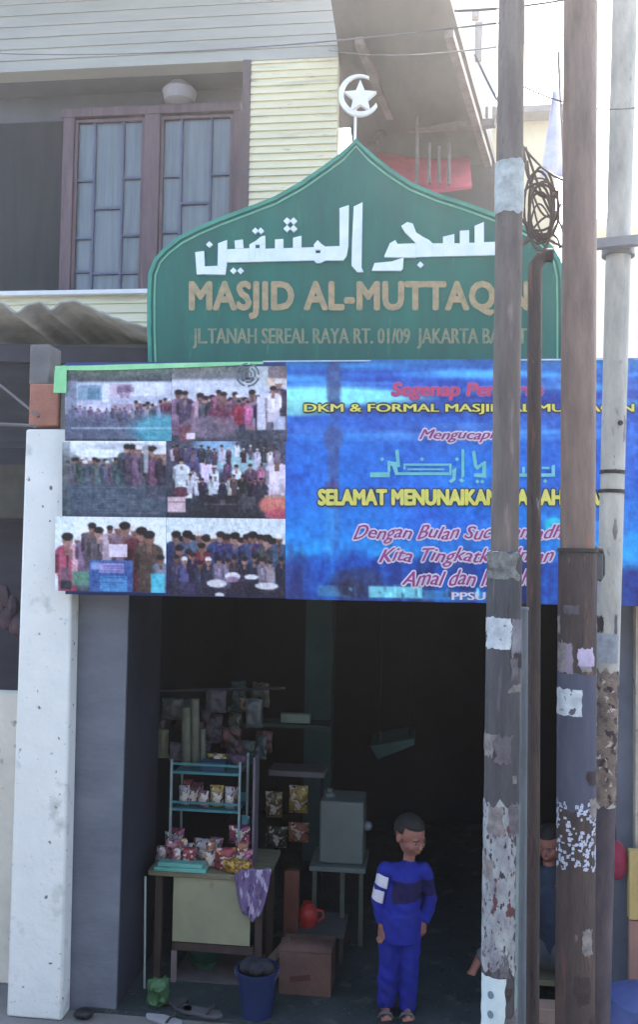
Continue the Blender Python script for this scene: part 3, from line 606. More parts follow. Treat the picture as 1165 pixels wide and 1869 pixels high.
# ------------------------------------------------------------------ upper house with siding
HY = 5.4
hou = thing('upper_house', (0, HY + 0.5, 0), 'cream clapboard upper storey with a recessed mauve framed window', 'house')
def siding(mm, x0, x1, z0, z1, pitch=0.048, lip=0.014, Y=HY, th=0.12):
    zz = z0
    while zz < z1 - 1e-4:
        zn = min(zz + pitch, z1)
        mm.add([(x0, Y - lip, zz), (x1, Y - lip, zz), (x1, Y, zn), (x0, Y, zn), (x0, Y + 0.0, zz), (x1, Y + 0.0, zz)],
               [(0, 1, 2, 3), (0, 4, 5, 1), (0, 3, 4), (1, 5, 2)])
        zz = zn
    mm.box(x0, x1, Y + 0.001, Y + th, z0, z1)
wx0 = at(-180, 300, HY).x; wxr = at(616, 200, HY).x; ox = at(441, 300, HY).x
oz1 = at(240, 122, HY).z; oz0 = at(200, 532, HY).z; ztop = at(300, -90, HY).z
mm = M(); siding(mm, ox, wxr, 2.75, oz1); mm2 = M(); siding(mm2, wx0, wxr, oz1, ztop, 0.075, 0.008); siding(mm, wx0, ox - 0.001, 2.75, oz0, 0.06, 0.010)
mm.build('siding_wall', siding_m, hou, smooth=False); mm2.build('siding_wall', mat('glare_grey_siding', lin((176, 175, 166)), lin((156, 157, 152)), scale=2.5, rough=0.8, stretch=(0.4, 1, 3)), hou, smooth=False)  # upper boards greyed in colour for the glare along the top
M().box(ox - 0.0, ox + 0.05, HY - 0.02, HY + 0.1, oz0, oz1).build('corner_trim', mat('mauve_trim', lin((104, 90, 94)), lin((80, 68, 72)), scale=5), hou)
# recess: top band, door opening, back
ry = HY + 0.22
M().box(wx0, ox, ry + 0.10, ry + 0.2, oz0 - 0.2, oz1 + 0.1).build('recess_wall', recess_m, hou)
M().box(wx0, ox, HY + 0.121, ry + 0.1, oz1, oz1 + 0.1).build('recess_ceiling', recess_m, hou)
M().box(wx0, wxr, HY - 0.35, HY + 2.5, ztop, ztop + 0.12).build('roof_slab', eave_m, hou)
M().box(wx0, at(112, 380, ry).x, ry + 0.04, ry + 0.09, oz0 - 0.1, at(60, 218, ry).z).build('opening_shade_panel', opening_m, hou)  # flat panel coloured as the shade inside the door opening
M().box(wx0, at(112, 380, ry).x, HY + 0.002, HY + 0.05, oz0, oz0 + 0.02).build('door_sill', recess_m, hou)
M().box(wx0, ox, HY - 0.05, HY + 0.3, oz0 - 0.03, oz0 - 0.0).build('window_sill', white_trim, hou, bevel=0.004)
# window
wy = ry
def wpx(x, y): return at(x, y, wy)
wtop = at(280, 212, wy).z; wbot = oz0 + 0.002
wn = M()
for (a, b) in ((114, 134), (262, 291), (424, 441)):
    wn.box(at(a, 370, wy).x, at(b, 370, wy).x, wy - 0.03, wy + 0.06, wbot, wtop)
wn.box(at(114, 215, wy).x, at(441, 215, wy).x, wy - 0.035, wy + 0.06, wtop - 0.0, wtop + 0.06)
wf = wn.build('window_frame', frame_br, hou, bevel=0.004)
bars_m = mat('slate_bars', lin((96, 102, 128)), lin((78, 84, 108)), scale=7)
for (a, b, cols, rows) in ((134, 262, (170, 222), ((330, 435, 496), (380, 499), (325, 430, 498))), (291, 424, (329, 383), ((322, 424, 500), (371, 500), (318, 430, 500)))):
    xA, xB = at(a, 370, wy).x + 0.002, at(b, 370, wy).x - 0.002
    sash = M().box(xA, xA + 0.02, wy - 0.012, wy + 0.03, wbot + 0.01, wtop - 0.01); sash.box(xB - 0.02, xB, wy - 0.012, wy + 0.03, wbot + 0.01, wtop - 0.01)
    sash.box(xA + 0.02, xB - 0.02, wy - 0.012, wy + 0.03, wtop - 0.03, wtop - 0.01); sash.box(xA + 0.02, xB - 0.02, wy - 0.012, wy + 0.03, wbot + 0.01, wbot + 0.03)
    so_ = sash.build('window_sash', frame_br, hou)
    M().box(xA + 0.02, xB - 0.02, wy + 0.012, wy + 0.018, wbot + 0.03, wtop - 0.03).build('window_pane', glass_m, so_)
    bar = M(); cx = [a] + list(cols) + [b]
    for c in cols: X_ = at(c, 370, wy).x; bar.box(X_ - 0.008, X_ + 0.008, wy - 0.008, wy + 0.011, wbot + 0.03, wtop - 0.03)
    for k in range(3):
        xL = at(cx[k], 370, wy).x + (0.0085 if k else 0.023); xR = at(cx[k + 1], 370, wy).x - (0.0085 if k < 2 else 0.023)
        for yy in rows[k]:
            z = at((cx[k] + cx[k + 1]) / 2, yy, wy).z
            if z > wbot + 0.06: bar.box(xL, xR, wy - 0.006, wy + 0.011, z - 0.008, z + 0.008)
    bar.build('glazing_bars', bars_m, so_)
# pale lamp box in the recess and small louvre item
lp = M(); pl = at(328, 168, ry); lp.lathe((pl.x, ry + 0.0, pl.z - 0.1), [(0.03, 0), (0.10, 0.03), (0.115, 0.10), (0.05, 0.17), (0.03, 0.20)], 18)
lp.build('recess_lamp', mat('dusty_lamp', lin((158, 154, 158)), lin((140, 138, 144)), scale=8), hou)
# roof underside over the alley to the right of the house corner
rz = [at(618, -120, 4.6), at(795, -120, 4.6), at(826, 0, 4.9), at(868, 130, 5.5), at(905, 262, 6.3), at(618, 330, 6.6)]
rA = at(617, -150, HY - 0.5); zR = rA.z
rf = M()
e0 = at(806, -60, 4.7); e1 = at(905, 300, 6.9)
vtx = [Vector((wxr + 0.003, HY - 0.6, e0.z)), Vector((e0.x, 4.6, e0.z)), e0, e1, Vector((wxr + 0.003, e1.y, e1.z))]
rf.prism(vtx, (0, 0, 0.08)); 
rf.build('roof_slab', eave_m, hou)
raf = M()
for (a, b, Ya, Yb) in (((655, 75), (722, 235), 5.2, 6.4), ((700, 240), (655, 300), 6.4, 6.0), ((820, 60), (892, 300), 4.95, 6.7), ((722, 236), (905, 225), 6.4, 6.2)):
    raf.bar(at(*a, Ya), at(*b, Yb), 0.05)
raf.build('roof_timbers', timber, hou)
aw = M().box(wxr + 0.01, at(915, 300, 7.0).x, 7.0, 7.1, 2.5, e1.z + 0.05); aw.build('alley_wall', mat('shaded_grey_wall', lin((96, 94, 96)), lin((72, 70, 74)), scale=2.5, rough=0.9), hou)

# ------------------------------------------------------------------ red awning and clutter above the alley
ra = thing('red_awning', at(780, 345, 6.2), 'faded red scalloped awning showing above the right slope of the green sign', 'awning')
aw = M(); A0 = at(672, 285, 6.3); 
pts_t = [(690, 282), (740, 290), (800, 296), (858, 292)]; pts_b = [(700, 332), (748, 350), (800, 352), (862, 344)]
for i in range(3):
    a, b = at(*pts_t[i], 6.5), at(*pts_t[i + 1], 6.5); c, d = at(*pts_b[i + 1], 6.0), at(*pts_b[i], 6.0)
    aw.prism([a, b, c, d], (0, 0, 0.02))
aw.build('awning_cloth', mat('faded_red_cloth', lin((206, 96, 110)), lin((172, 84, 98)), scale=6, rough=0.9), ra)
rb = M()
for xx, y0, y1 in ((762, 210, 345), (784, 262, 335), (802, 268, 335), (820, 262, 336)): rb.tube([at(xx, y0, 6.05), at(xx, y1, 5.98)], 0.012, 8)
rb.bar(at(728, 340, 5.9), at(762, 341, 5.9), 0.03)
rb.build('awning_rods', timber, ra)

# ------------------------------------------------------------------ lean-to roof on the left, dark alley under it
lt = thing('lean_to', (at(60, 900, 5.2).x, 5.0, 0), 'dark open lean-to with a wavy weathered roof sheet left of the banner', 'shed')
prof = [(-160, 556), (-120, 548), (-80, 566), (-40, 552), (0, 550), (30, 569), (52, 554), (72, 550), (92, 564), (112, 550), (134, 547), (158, 556), (186, 568), (210, 579), (240, 588), (270, 596), (300, 604)]
sm = []
for i in range(len(prof) - 1):
    for k in range(4):
        t = k / 4; t2 = (1 - math.cos(t * math.pi)) / 2
        sm.append((prof[i][0] + (prof[i + 1][0] - prof[i][0]) * t, prof[i][1] + (prof[i + 1][1] - prof[i][1]) * t2))
sm.append(prof[-1])
cs = M(); f_ = [at(x, y, 4.55) for x, y in sm]; n = len(f_)
bk_ = [p + Vector((0, 0.75, -0.06)) for p in f_]
cs.add(f_ + bk_, [(i, i + 1, n + i + 1, n + i) for i in range(n - 1)])
so_ = cs.build('roof_sheet', corr_m, lt); s_ = so_.modifiers.new('s', 'SOLIDIFY'); s_.thickness = 0.012
M().box(wx0, at(268, 700, 5.35).x, 5.36, 5.39, 0, at(100, 640, 5.35).z - 0.02).build('back_boards', mat('dark_boards', lin((66, 66, 76)), lin((48, 50, 58)), scale=3, stretch=(1, 1, 5)), lt)
M().bar(at(-150, 640, 4.8), at(300, 655, 4.8), 0.06, 0.10).build('eave_beam', mat('dark_beam', lin((74, 74, 84)), rough=0.9), lt)
M().box(at(-160, 900, 5.0).x, at(44, 900, 5.0).x, 5.0, 5.05, at(10, 945, 5.0).z, at(10, 848, 5.0).z).build('hanging_mat', mat('olive_mat', lin((82, 80, 70)), lin((62, 62, 60)), scale=7), lt)
M().bar(at(-160, 815, 4.7), at(50, 812, 4.7), 0.04).build('cross_rail', mat('dark_rail', lin((56, 58, 66)), rough=0.8), lt)
cl = M()
for i in range(9):
    p = at(-40 + i * 9, 1085 + (i * 37) % 60, 4.9); cl.sphere(p, 0.05, 0.03, 0.07, 8, 6)
cl.build('hanging_clothes', mat('mauve_cloth', lin((92, 70, 78)), lin((52, 46, 54)), scale=20), lt, jitter=0.02)
lw = M().box(at(-200, 1500, 4.55).x, at(50, 1500, 4.55).x, 4.5, 4.6, 0, at(14, 1265, 4.5).z)
tag(lw.build('low_wall', cream_wall, bevel=0.01), 'low cream washed wall left of the white pillar', 'wall')

# ------------------------------------------------------------------ poles
def pole(name, xt, yt, xb, yb, Y, r0, r1, m, label, steps=None, ztop=7.5, mu=None):
    a = at(xb, yb, Y); b = at(xt, yt, Y)
    base = drop(a, b, 0); top = b + (b - a) * ((ztop - b.z) / (b.z - a.z))
    root = thing(name, base, label, 'pole')
    def pt(z): return base + (top - base) * (z / ztop)
    if steps:
        z1 = steps
        M().tube([pt(0), pt(z1 - 0.01), pt(z1 + 0.004)], [r0, r0, r1 * 1.06], 28).build('lower_tube', m, root)
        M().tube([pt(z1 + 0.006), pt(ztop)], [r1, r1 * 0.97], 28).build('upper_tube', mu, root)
    else:
        M().tube([pt(0), pt(ztop * .5), pt(ztop)], [r0, (r0 + r1) / 2, r1], 28).build('shaft', m, root)
    return root, pt
def zat(py, Y, px=950): return at(px, py, Y).z
Y1 = 2.95
k1 = Y1 / F
p1, pt1 = pole('utility_pole', 931, 300, 913, 1700, Y1, 31 * k1, 24.5 * k1, steel_grey, 'stained grey steel pole nearest the doorway, with white 8 shaped sticker near its foot', steps=zat(1010, Y1, 920), mu=mat('veil_pale_grey_steel', lin((122, 114, 108)), lin((84, 78, 78)), rough=0.7, scale=6, stretch=(3, 3, 0.5), bump=0.6, bscale=60, spots=[(9, .62, .75, lin((146, 132, 130))), (26, .66, .72, lin((70, 60, 64)))]))  # upper tube coloured paler to imitate the glare veil and sky light
p2, pt2 = pole('utility_pole', 1059, 300, 1051, 1700, Y1 + 0.05, 34 * k1, 31 * k1, steel_rust, 'thick rusty brown steel pole with white stencil speckles at the right', steps=zat(1008, Y1, 1050), mu=mat('veil_pale_rusty_steel', lin((142, 122, 112)), lin((100, 86, 80)), rough=0.65, scale=6, stretch=(3, 3, 0.6), bump=0.3, bscale=60, spots=[(9, .62, .75, lin((150, 96, 86)))]))  # upper tube paler here too, with the veil put into its colour
Y3 = 3.45; k3 = Y3 / F
p3, pt3 = pole('utility_pole', 1134, 300, 1097, 1700, Y3, 18.5 * k3, 25 * k3, pole_conc, 'pale leaning concrete pole behind the rusty pole at the right edge')
def patch(root, pt, r, z0, z1, a0, a1, m, name='paper_scrap', rag=0.25, seed=0, off=0.0015):
    rr = random.Random(seed); nu, nv = 14, max(6, int((z1 - z0) / 0.012)); mmv = []; mm = M(); keep = {}
    for j in range(nv + 1):
        z = z0 + (z1 - z0) * j / nv; e0 = rag * (noise.noise(Vector((seed, z * 30, 0)))) * 0.5; e1 = rag * noise.noise(Vector((seed + 9, z * 30, 3))) * 0.5
        for i in range(nu + 1):
            u = i / nu; a = a0 + (a1 - a0) * (e0 + u * (1 + e1 - e0)); zz = z
            if j in (0, nv): zz += 0.25 * rag * (z1 - z0) * noise.noise(Vector((u * 6, seed, j)))
            c = pt(zz); q = R(a)
            mmv.append(c + Vector((math.sin(q), -math.cos(q), 0)) * (r + off + 0.0015 * abs(noise.noise(Vector((u * 5, z * 40, seed))))))
    fs = [(j * (nu + 1) + i, j * (nu + 1) + i + 1, (j + 1) * (nu + 1) + i + 1, (j + 1) * (nu + 1) + i) for j in range(nv) for i in range(nu)]
    mm.add(mmv, fs); return mm.build(name, m, root)
def zz1(y): return zat(y, Y1, 920)
def zz2(y): return zat(y, Y1 + 0.05, 1050)
def zz3(y): return zat(y, Y3, 1105)
r1l, r1u = 31 * k1, 24.5 * k1
patch(p1, pt1, r1l, zz1(1182), zz1(1126), -80, 20, paper_white, seed=1, rag=.4)
patch(p1, pt1, r1l, zz1(1215), zz1(1128), 22, 75, mat('grey_wet_paper', lin((140, 140, 150)), lin((100, 98, 108)), scale=14, rough=.9), seed=2)
patch(p1, pt1, r1l, zz1(1760), zz1(1460), -88, 48, paper_old, seed=3, rag=.35)
patch(p1, pt1, r1l, zz1(1900), zz1(1462), 50, 85, mat('grey_green_paint', lin((132, 148, 148)), lin((104, 118, 124)), scale=10, rough=.8), seed=4, rag=.1)
patch(p1, pt1, r1l, zz1(1869), zz1(1772), -72, 14, mat('white_sticker', lin((200, 216, 222)), lin((176, 196, 202)), scale=10, rough=.6), 'white_sticker', seed=5, rag=.15, off=0.003)
dot = M()
for yy in (1803, 1838):
    c = pt1(zz1(yy)); q = R(-30); cpt = c + Vector((math.sin(q), -math.cos(q), 0)) * (r1l + 0.006)
    t = Vector((math.cos(q), math.sin(q), 0)); ps = [cpt + t * 0.010 * math.cos(k * math.pi / 6) + Vector((0, 0, 0.012)) * math.sin(k * math.pi / 6) for k in range(12)]
    dot.prism(ps, Vector((-math.sin(q), math.cos(q), 0)) * 0.002)
dot.build('sticker_mark', mat('blurred_ink', lin((100, 128, 138)), rough=.7), p1)
patch(p1, pt1, r1u, zz1(395), zz1(300), -88, 80, mat('grey_plastic_wrap', lin((186, 196, 196)), lin((130, 136, 138)), scale=25, rough=.5), 'plastic_wrap', seed=6, rag=.3, off=.004)
patch(p1, pt1, r1u, zz1(1056), zz1(1008), -85, 40, mat('shredded_bill', lin((136, 140, 138)), lin((70, 72, 74)), scale=40, rough=.9), seed=7, rag=.6, off=.012)
r2l, r2u = 34 * k1, 31 * k1
patch(p2, pt2, r2l, zz2(1302), zz2(1254), -86, 5, paper_white, seed=11, rag=.3)
patch(p2, pt2, r2l, zz2(1212), zz2(1180), -10, 48, mat('lilac_paper', lin((196, 188, 214)), lin((140, 132, 160)), scale=20, rough=.9), seed=12, rag=.6)
patch(p2, pt2, r2l, zz2(1225), zz2(1172), -75, -22, mat('mauve_paper', lin((150, 140, 156)), lin((110, 104, 120)), scale=20, rough=.9), seed=13, rag=.5)
patch(p2, pt2, r2l, zz2(1470), zz2(1226), -88, 85, mat('slate_stain', lin((80, 84, 102)), lin((62, 66, 84)), scale=6, rough=.8, stretch=(3, 3, .7)), 'paint_patch', seed=14, rag=.15, off=.0008)
# stencil speckles: many little flakes of white paint
rr = random.Random(5); fl = M()
for i in range(300):
    y = 1456 + rr.random() * 124; a = -84 + rr.random() * 160
    if noise.noise(Vector((a * 0.03, y * 0.035, 2.0))) < -0.12: continue
    q = R(a); c = pt2(zz2(y)); nrm = Vector((math.sin(q), -math.cos(q), 0)); t = Vector((math.cos(q), math.sin(q), 0))
    w_ = 0.002 + rr.random() * 0.004; h_ = 0.002 + rr.random() * 0.005; cc = c + nrm * (r2l + 0.0008)
    fl.prism([cc - t * w_ + Vector((0, 0, -h_)), cc + t * w_ + Vector((0, 0, -h_ * .7)), cc + t * w_ * .8 + Vector((0, 0, h_)), cc - t * w_ + Vector((0, 0, h_ * .8))], -nrm * 0.003)
fl.build('stencil_paint', mat('white_stencil', lin((190, 200, 220)), lin((160, 168, 190)), scale=20, bump=0), p2, smooth=False)
def band(root, pt, r, z, h, m, name='steel_band'):
    return M().tube([pt(z - h / 2), pt(z + h / 2)], [r, r], 28).build(name, m, root)
band(p2, pt2, r2l + 0.004, zz2(1004), 0.012, tape)
for zy in (862, 897): band(p3, pt3, 21 * k3 + 0.003, zz3(zy), 0.014, tape)
band(p3, pt3, 23 * k3 + 0.012, zz3(457), 0.05, mat('grey_clamp', lin((130, 134, 140)), rough=.5), 'cross_clamp')
M().bar(pt3(zz3(457)) + Vector((-0.1, -0.07, 0)), pt3(zz3(452)) + Vector((0.22, -0.07, 0.012)), 0.035).build('cross_arm', mat('grey_arm', lin((140, 142, 146)), rough=.5), p3)
patch(p3, pt3, 19.6 * k3, zz3(1465), zz3(1222), -88, 70, paper_brown, seed=21, rag=.3)
patch(p3, pt3, 19.3 * k3, zz3(1900), zz3(1470), -88, 88, mat('brown_stain', lin((98, 88, 92)), lin((64, 60, 70)), scale=9, rough=.9, stretch=(2, 2, .7)), 'stain_patch', seed=22, rag=.15)
patch(p3, pt3, 20 * k3, zz3(1208), zz3(1155), -88, 40, mat('notice_paper', lin((160, 168, 176)), lin((120, 128, 140)), scale=30, rough=.9), seed=23, rag=.1, off=.003)
c = pt3(zz3(775)); M().tube([c + Vector((0.014, -0.050, 0)), c + Vector((0.014, -0.03, 0))], 0.010, 10).build('bolt_hole', tape, p3)
# junction bracket
jb = thing('cable_bracket', at(1095, 1062, 3.15), 'small dark curved bracket strapped between the rusty pole and the pale pole', 'bracket')
M().tube([at(1086, 1000, 3.05), at(1098, 1004, 3.1), at(1101, 1016, 3.12), at(1101, 1048, 3.12), at(1094, 1060, 3.12)], 0.008, 8).build('bracket_arm', tape, jb)
M().box(at(1087, 1020, 3.12).x, at(1100, 1020, 3.12).x, 3.10, 3.14, at(1092, 1058, 3.12).z, at(1092, 1006, 3.12).z).build('bracket_plate', mat('grey_plate', lin((92, 98, 104)), rough=.6), jb, bevel=.004)
# thin pipes
Yp = 3.35; kp = Yp / F
a = at(977, 520, Yp); b = at(972, 1800, Yp); base = drop(b, a, 0)
pp = thing('conduit_pipe', base, 'thin brown conduit pipe with a hooked top between the two steel poles', 'pipe')
path = [base, a, at(977, 500, Yp), at(979, 484, Yp), at(986, 472, Yp), at(997, 466, Yp), at(1010, 466, Yp)]
M().tube(path, 12.5 * kp, 16).build('pipe', steel_rust, pp)
a = at(957, 1100, Yp - .1); b = at(953, 1800, Yp - .1); base = drop(b, a, 0)
gp_ = thing('earth_pipe', base, 'very thin grey pipe standing right beside the grey steel pole', 'pipe')
M().tube([base, at(957, 1112, Yp - .1)], 7.5 * kp, 12).build('pipe', galv, gp_)
M().tube([at(957, 1113, Yp - .1), at(957, 1108, Yp - .1)], [7.5 * kp * 1.25, 7.5 * kp * 1.1], 12).build('pipe_cap', galv, gp_)

# ------------------------------------------------------------------ cables
def cable(pts, r, m, name, label, group=None, sag=0.0):
    path = []
    for (p, q) in zip(pts[:-1], pts[1:]):
        for k in range(8): t = k / 8; path.append(p.lerp(q, t) - Vector((0, 0, sag * 4 * t * (1 - t))))
    path.append(pts[-1]); return tag(M().tube(path, r, 8).build(name, m), label, 'cable', group)
cable([at(-60, 772, 4.15), at(64, 777, 4.15)], 0.008, wire_m, 'cable', 'straight grey cable running level to the top of the white pillar')
cable([at(-60, 655, 4.4), at(70, 760, 4.2)], 0.007, wire_m, 'cable', 'slanting grey cable coming down to the brick stub over the white pillar')
coil = M(); rr = random.Random(8)
for k in range(6):
    cx, cyy, rx, ry_ = 992 + rr.uniform(-9, 9), 385 + rr.uniform(-14, 14), 28 + rr.uniform(-9, 8), 56 + rr.uniform(-20, 14); Yc = 3.05 + k * 0.015
    coil.tube([at(cx + rx * math.cos(q * math.pi / 12), cyy + ry_ * math.sin(q * math.pi / 12), Yc) for q in range(25)], 0.0045, 7)
tag(coil.build('cable_coil', wire_dark), 'tangled brown cable coil hanging between the two steel poles', 'cable coil')
for i, (p, q, lab) in enumerate((((952, 262), (1032, 330), 'dark cable crossing down from the grey pole to the rusty pole'), ((830, 20), (1165, -30), 'pale wire crossing high up at the top right'), ((868, 100), (952, 250), 'thin wire slanting to the grey pole above its plastic wrap'))):
    cable([at(*p, 3.1), at(*q, 3.0)], 0.004, wire_dark if i == 0 else wire_m, 'cable', lab, sag=0.02)

rw = random.Random(4)
for k in range(9):
    x0_, y0_ = rw.uniform(945, 975), rw.uniform(225, 470); x1_, y1_ = rw.uniform(1000, 1040), rw.uniform(335, 470); mx, my = rw.uniform(960, 1030), rw.uniform(300, 500)
    pts_ = []
    for q in range(13):
        t = q / 12; pts_.append(at((1 - t) ** 2 * x0_ + 2 * t * (1 - t) * mx + t * t * x1_, (1 - t) ** 2 * y0_ + 2 * t * (1 - t) * my + t * t * y1_, 3.12 + .02 * k))
    tag(M().tube(pts_, rw.uniform(.003, .006), 7).build('cable', wire_dark), 'short drooping brown cable in the tangle between the two steel poles', 'cable', 'drooping cables between the poles')
for (p, q, Ya, Yb, lab) in (((-40, 96, 0, 0), (928, 40, 0, 0), 4.6, 2.98, 'long thin service wire running from the far left to the grey pole above the window'), ((600, 92, 0, 0), (1056, 60, 0, 0), 5.2, 3.02, 'thin wire from the siding corner to the rusty pole'), ((940, 150, 0, 0), (1200, 190, 0, 0), 3.0, 3.3, 'thin wire sagging from the grey pole past the pale pole')):
    cable([at(p[0], p[1], Ya), at(q[0], q[1], Yb)], .0028, wire_m, 'cable', lab, sag=.05)
for (pp_, ptf, rad, zz, y0_, y1_, n_p, sd0) in ((p1, pt1, r1l, zz1, 1070, 1860, 16, 50), (p2, pt2, r2l, zz2, 1040, 1860, 12, 90), (p3, pt3, 20 * k3, zz3, 560, 1150, 6, 130)):
    rp = random.Random(sd0); ms_ = [mat('old_paste', lin((112, 110, 116)), lin((78, 74, 82)), scale=26, rough=.95, bump=.6), mat('peeled_paint', lin((70, 60, 62)), lin((44, 38, 42)), scale=26, rough=.9, bump=.6), mat('faded_bill', lin((150, 146, 144)), lin((96, 94, 98)), scale=34, rough=.95, bump=.6)]
    for k in range(n_p):
        y = rp.uniform(y0_, y1_); h_ = rp.uniform(10, 60); a0 = rp.uniform(-85, 40); patch(pp_, ptf, rad, zz(y + h_), zz(y), a0, a0 + rp.uniform(15, 55), rp.choice(ms_), 'paper_scrap', .9, sd0 + k, .0006 + .0002 * k)
# ------------------------------------------------------------------ flag, far buildings
fg = thing('white_flag', at(1012, 320, 3.9), 'white and lilac triangular flag hanging on a thin stick by the rusty pole', 'flag')
vs = []; nx = 8; ny = 14
for j in range(ny + 1):
    for i in range(nx + 1):
        v = j / ny; u = i / nx; xl = 1010 - 22 * v; xr = 1020 + 8 * v
        vs.append(at(xl + (xr - xl) * u, 165 + 158 * v, 3.9 + 0.015 * math.sin(u * 6 + v * 2)))
fo = M().add(vs, [(j * (nx + 1) + i, j * (nx + 1) + i + 1, (j + 1) * (nx + 1) + i + 1, (j + 1) * (nx + 1) + i) for j in range(ny) for i in range(nx)]).build('flag_cloth', mat('white_lilac_cloth', lin((236, 236, 246)), lin((184, 184, 214)), scale=8, rough=.9), fg)
fo.modifiers.new('s', 'SOLIDIFY').thickness = 0.003
M().tube([at(1020, 95, 3.93), at(1030, 330, 3.93)], 0.006, 8).build('flag_stick', timber, fg)
fb = thing('far_house', (at(930, 500, 9).x, 9.5, 0), 'pale cream house across the gap behind the poles at the upper right', 'house')
x0, x1 = at(826, 200, 9).x, at(1016, 200, 9).x
M().box(x0, x1, 9, 12, 0, at(950, 215, 9).z).build('wall', far_yellow, fb)
M().box(x0 - 0.3, at(905, 200, 9).x, 8.9, 12, at(950, 215, 9).z + .002, at(950, -200, 9).z).build('upper_wall', mat('peach_wall', lin((250, 228, 208)), lin((236, 212, 190)), scale=2, rough=.9), fb)
M().box(x0, x1 + .1, 8.8, 9.0, at(950, 222, 9).z, at(950, 210, 9).z).build('ledge', recess_m, fb)
wd = M()
for xx, y0, y1 in ((862, 20, 34), (868, 40, 110)):
    wd.box(at(xx, 100, 8.88).x, at(xx + 12, 100, 8.88).x, 8.86, 8.898, at(900, y1, 8.88).z, at(900, y0, 8.88).z)
wd.build('vent', recess_m, fb)
for xx in (880, 893): M().box(at(xx, 150, 8.7).x, at(xx + 7, 150, 8.7).x, 8.7, 8.78, 0, at(900, 60, 8.7).z).build('porch_post', white_trim, fb)
fw = thing('far_white_house', (at(1150, 500, 11).x, 11.5, 0), 'white walled house behind the pale pole at the right edge', 'house')
M().box(at(1088, 300, 11).x, at(1400, 300, 11).x, 11, 14, 0, at(1120, 430, 11).z).build('wall', far_white, fw)
M().box(at(1070, 300, 10.9).x, at(1420, 300, 10.9).x, 10.7, 14.2, at(1120, 430, 11).z + .002, at(1120, 415, 11).z).build('roof', far_white, fw)

# ------------------------------------------------------------------ stall inside the doorway
FZ = 0.02
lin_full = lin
def lin(c): return tuple(v * .78 for v in lin_full(c))      # goods darkened in colour for the shade indoors
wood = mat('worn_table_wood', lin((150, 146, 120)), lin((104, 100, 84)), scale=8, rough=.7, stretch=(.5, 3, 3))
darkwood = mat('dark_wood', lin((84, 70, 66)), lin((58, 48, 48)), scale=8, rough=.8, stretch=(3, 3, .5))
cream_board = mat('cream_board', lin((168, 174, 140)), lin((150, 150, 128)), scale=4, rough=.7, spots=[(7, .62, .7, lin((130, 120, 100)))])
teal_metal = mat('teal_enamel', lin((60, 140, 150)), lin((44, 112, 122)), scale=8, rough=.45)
TYY = 4.62
tb = thing('stall_table', (at(390, 1700, TYY).x, TYY + .2, FZ), 'low wooden stall table with a cream front board and lower shelf', 'table')
tz = at(390, 1592, TYY).z; tx0, tx1 = at(272, 1590, TYY).x, at(490, 1590, TYY).x
M().box(tx0, tx1, TYY - .02, TYY + .40, tz - 0.03, tz).build('table_top', wood, tb, bevel=.004)
for xx in (tx0 + .05, tx1 - .05):
    for yy in (TYY + .03, TYY + .38): M().box(xx - .018, xx + .018, yy - .018, yy + .018, FZ, tz - .031).build('leg', darkwood, tb)
M().box(at(316, 1650, TYY).x, at(457, 1650, TYY).x, TYY - .004, TYY + .008, at(390, 1722, TYY).z, tz - .032).build('front_board', cream_board, tb)
M().box(at(316, 1730, TYY).x, at(462, 1730, TYY).x, TYY - .005, TYY + .01, at(390, 1738, TYY).z, at(390, 1724, TYY).z).build('front_rail', darkwood, tb)
lo = M().box(at(312, 1800, TYY).x, at(465, 1800, TYY).x, TYY + .012, TYY + .36, at(390, 1806, TYY).z, at(390, 1794, TYY).z); lo.build('lower_shelf', mat('grey_shelf_wood', lin((110, 104, 106)), lin((80, 76, 80)), scale=7), tb)
M().box(at(312, 1760, TYY).x, at(322, 1760, TYY).x, TYY - .004, TYY + .009, FZ, at(390, 1740, TYY).z).build('shelf_post', mat('pale_post', lin((140, 132, 134)), rough=.7), tb)
bs_ = M(); c = at(372, 1790, TYY + .15); bs_.lathe((c.x, TYY + .17, at(390, 1794, TYY).z + .002), [(0.05, 0), (0.085, 0.05), (0.092, 0.055), (0.086, 0.052), (0.045, 0.006)], 24)
tag(bs_.build('green_basin', mat('dark_green_plastic', lin((36, 110, 86)), rough=.4)), 'green plastic basin on the lower shelf of the stall table', 'basin')
# rack
RY = 4.74
rk = thing('display_rack', (at(375, 1500, RY).x, RY + .1, tz), 'teal metal two tier snack rack standing on the stall table', 'rack')
rx0, rx1 = at(312, 1460, RY).x, at(437, 1460, RY).x; rzt = at(375, 1388, RY).z
pale_post = mat('pale_enamel', lin((150, 172, 176)), lin((120, 146, 152)), scale=8, rough=.45)
for xx in (rx0, rx1):
    for yy in (RY, RY + .22): M().box(xx - .006, xx + .006, yy - .006, yy + .006, tz + .001, rzt).build('rack_post', pale_post, rk)
for nm, y0, y1 in (('rack_tray', 1394, 1414), ('rack_tray', 1464, 1482)):
    za, zb_ = at(375, y1, RY).z, at(375, y0, RY).z; m_ = M()
    m_.box(rx0 + .007, rx1 - .007, RY + .004, RY + .216, za, za + .004)
    m_.box(rx0 + .0065, rx1 - .0065, RY - .004, RY + .003, za, za + .014); m_.box(rx0 + .0065, rx1 - .0065, RY - .004, RY + .003, zb_ - .012, zb_); m_.box(rx0 + .0065, rx1 - .0065, RY + .217, RY + .224, za, zb_)
    m_.build(nm, teal_metal, rk)
shz = at(375, 1482, RY).z + .004; toz = at(375, 1414, RY).z + .004
SIDE = M().box(at(466, 1460, RY + .1).x, at(470, 1460, RY + .1).x, RY + .02, RY + .14, tz + .001, at(470, 1385, RY).z).build('side_panel', mat('grey_side_panel', lin((120, 116, 132)), rough=.6), rk)

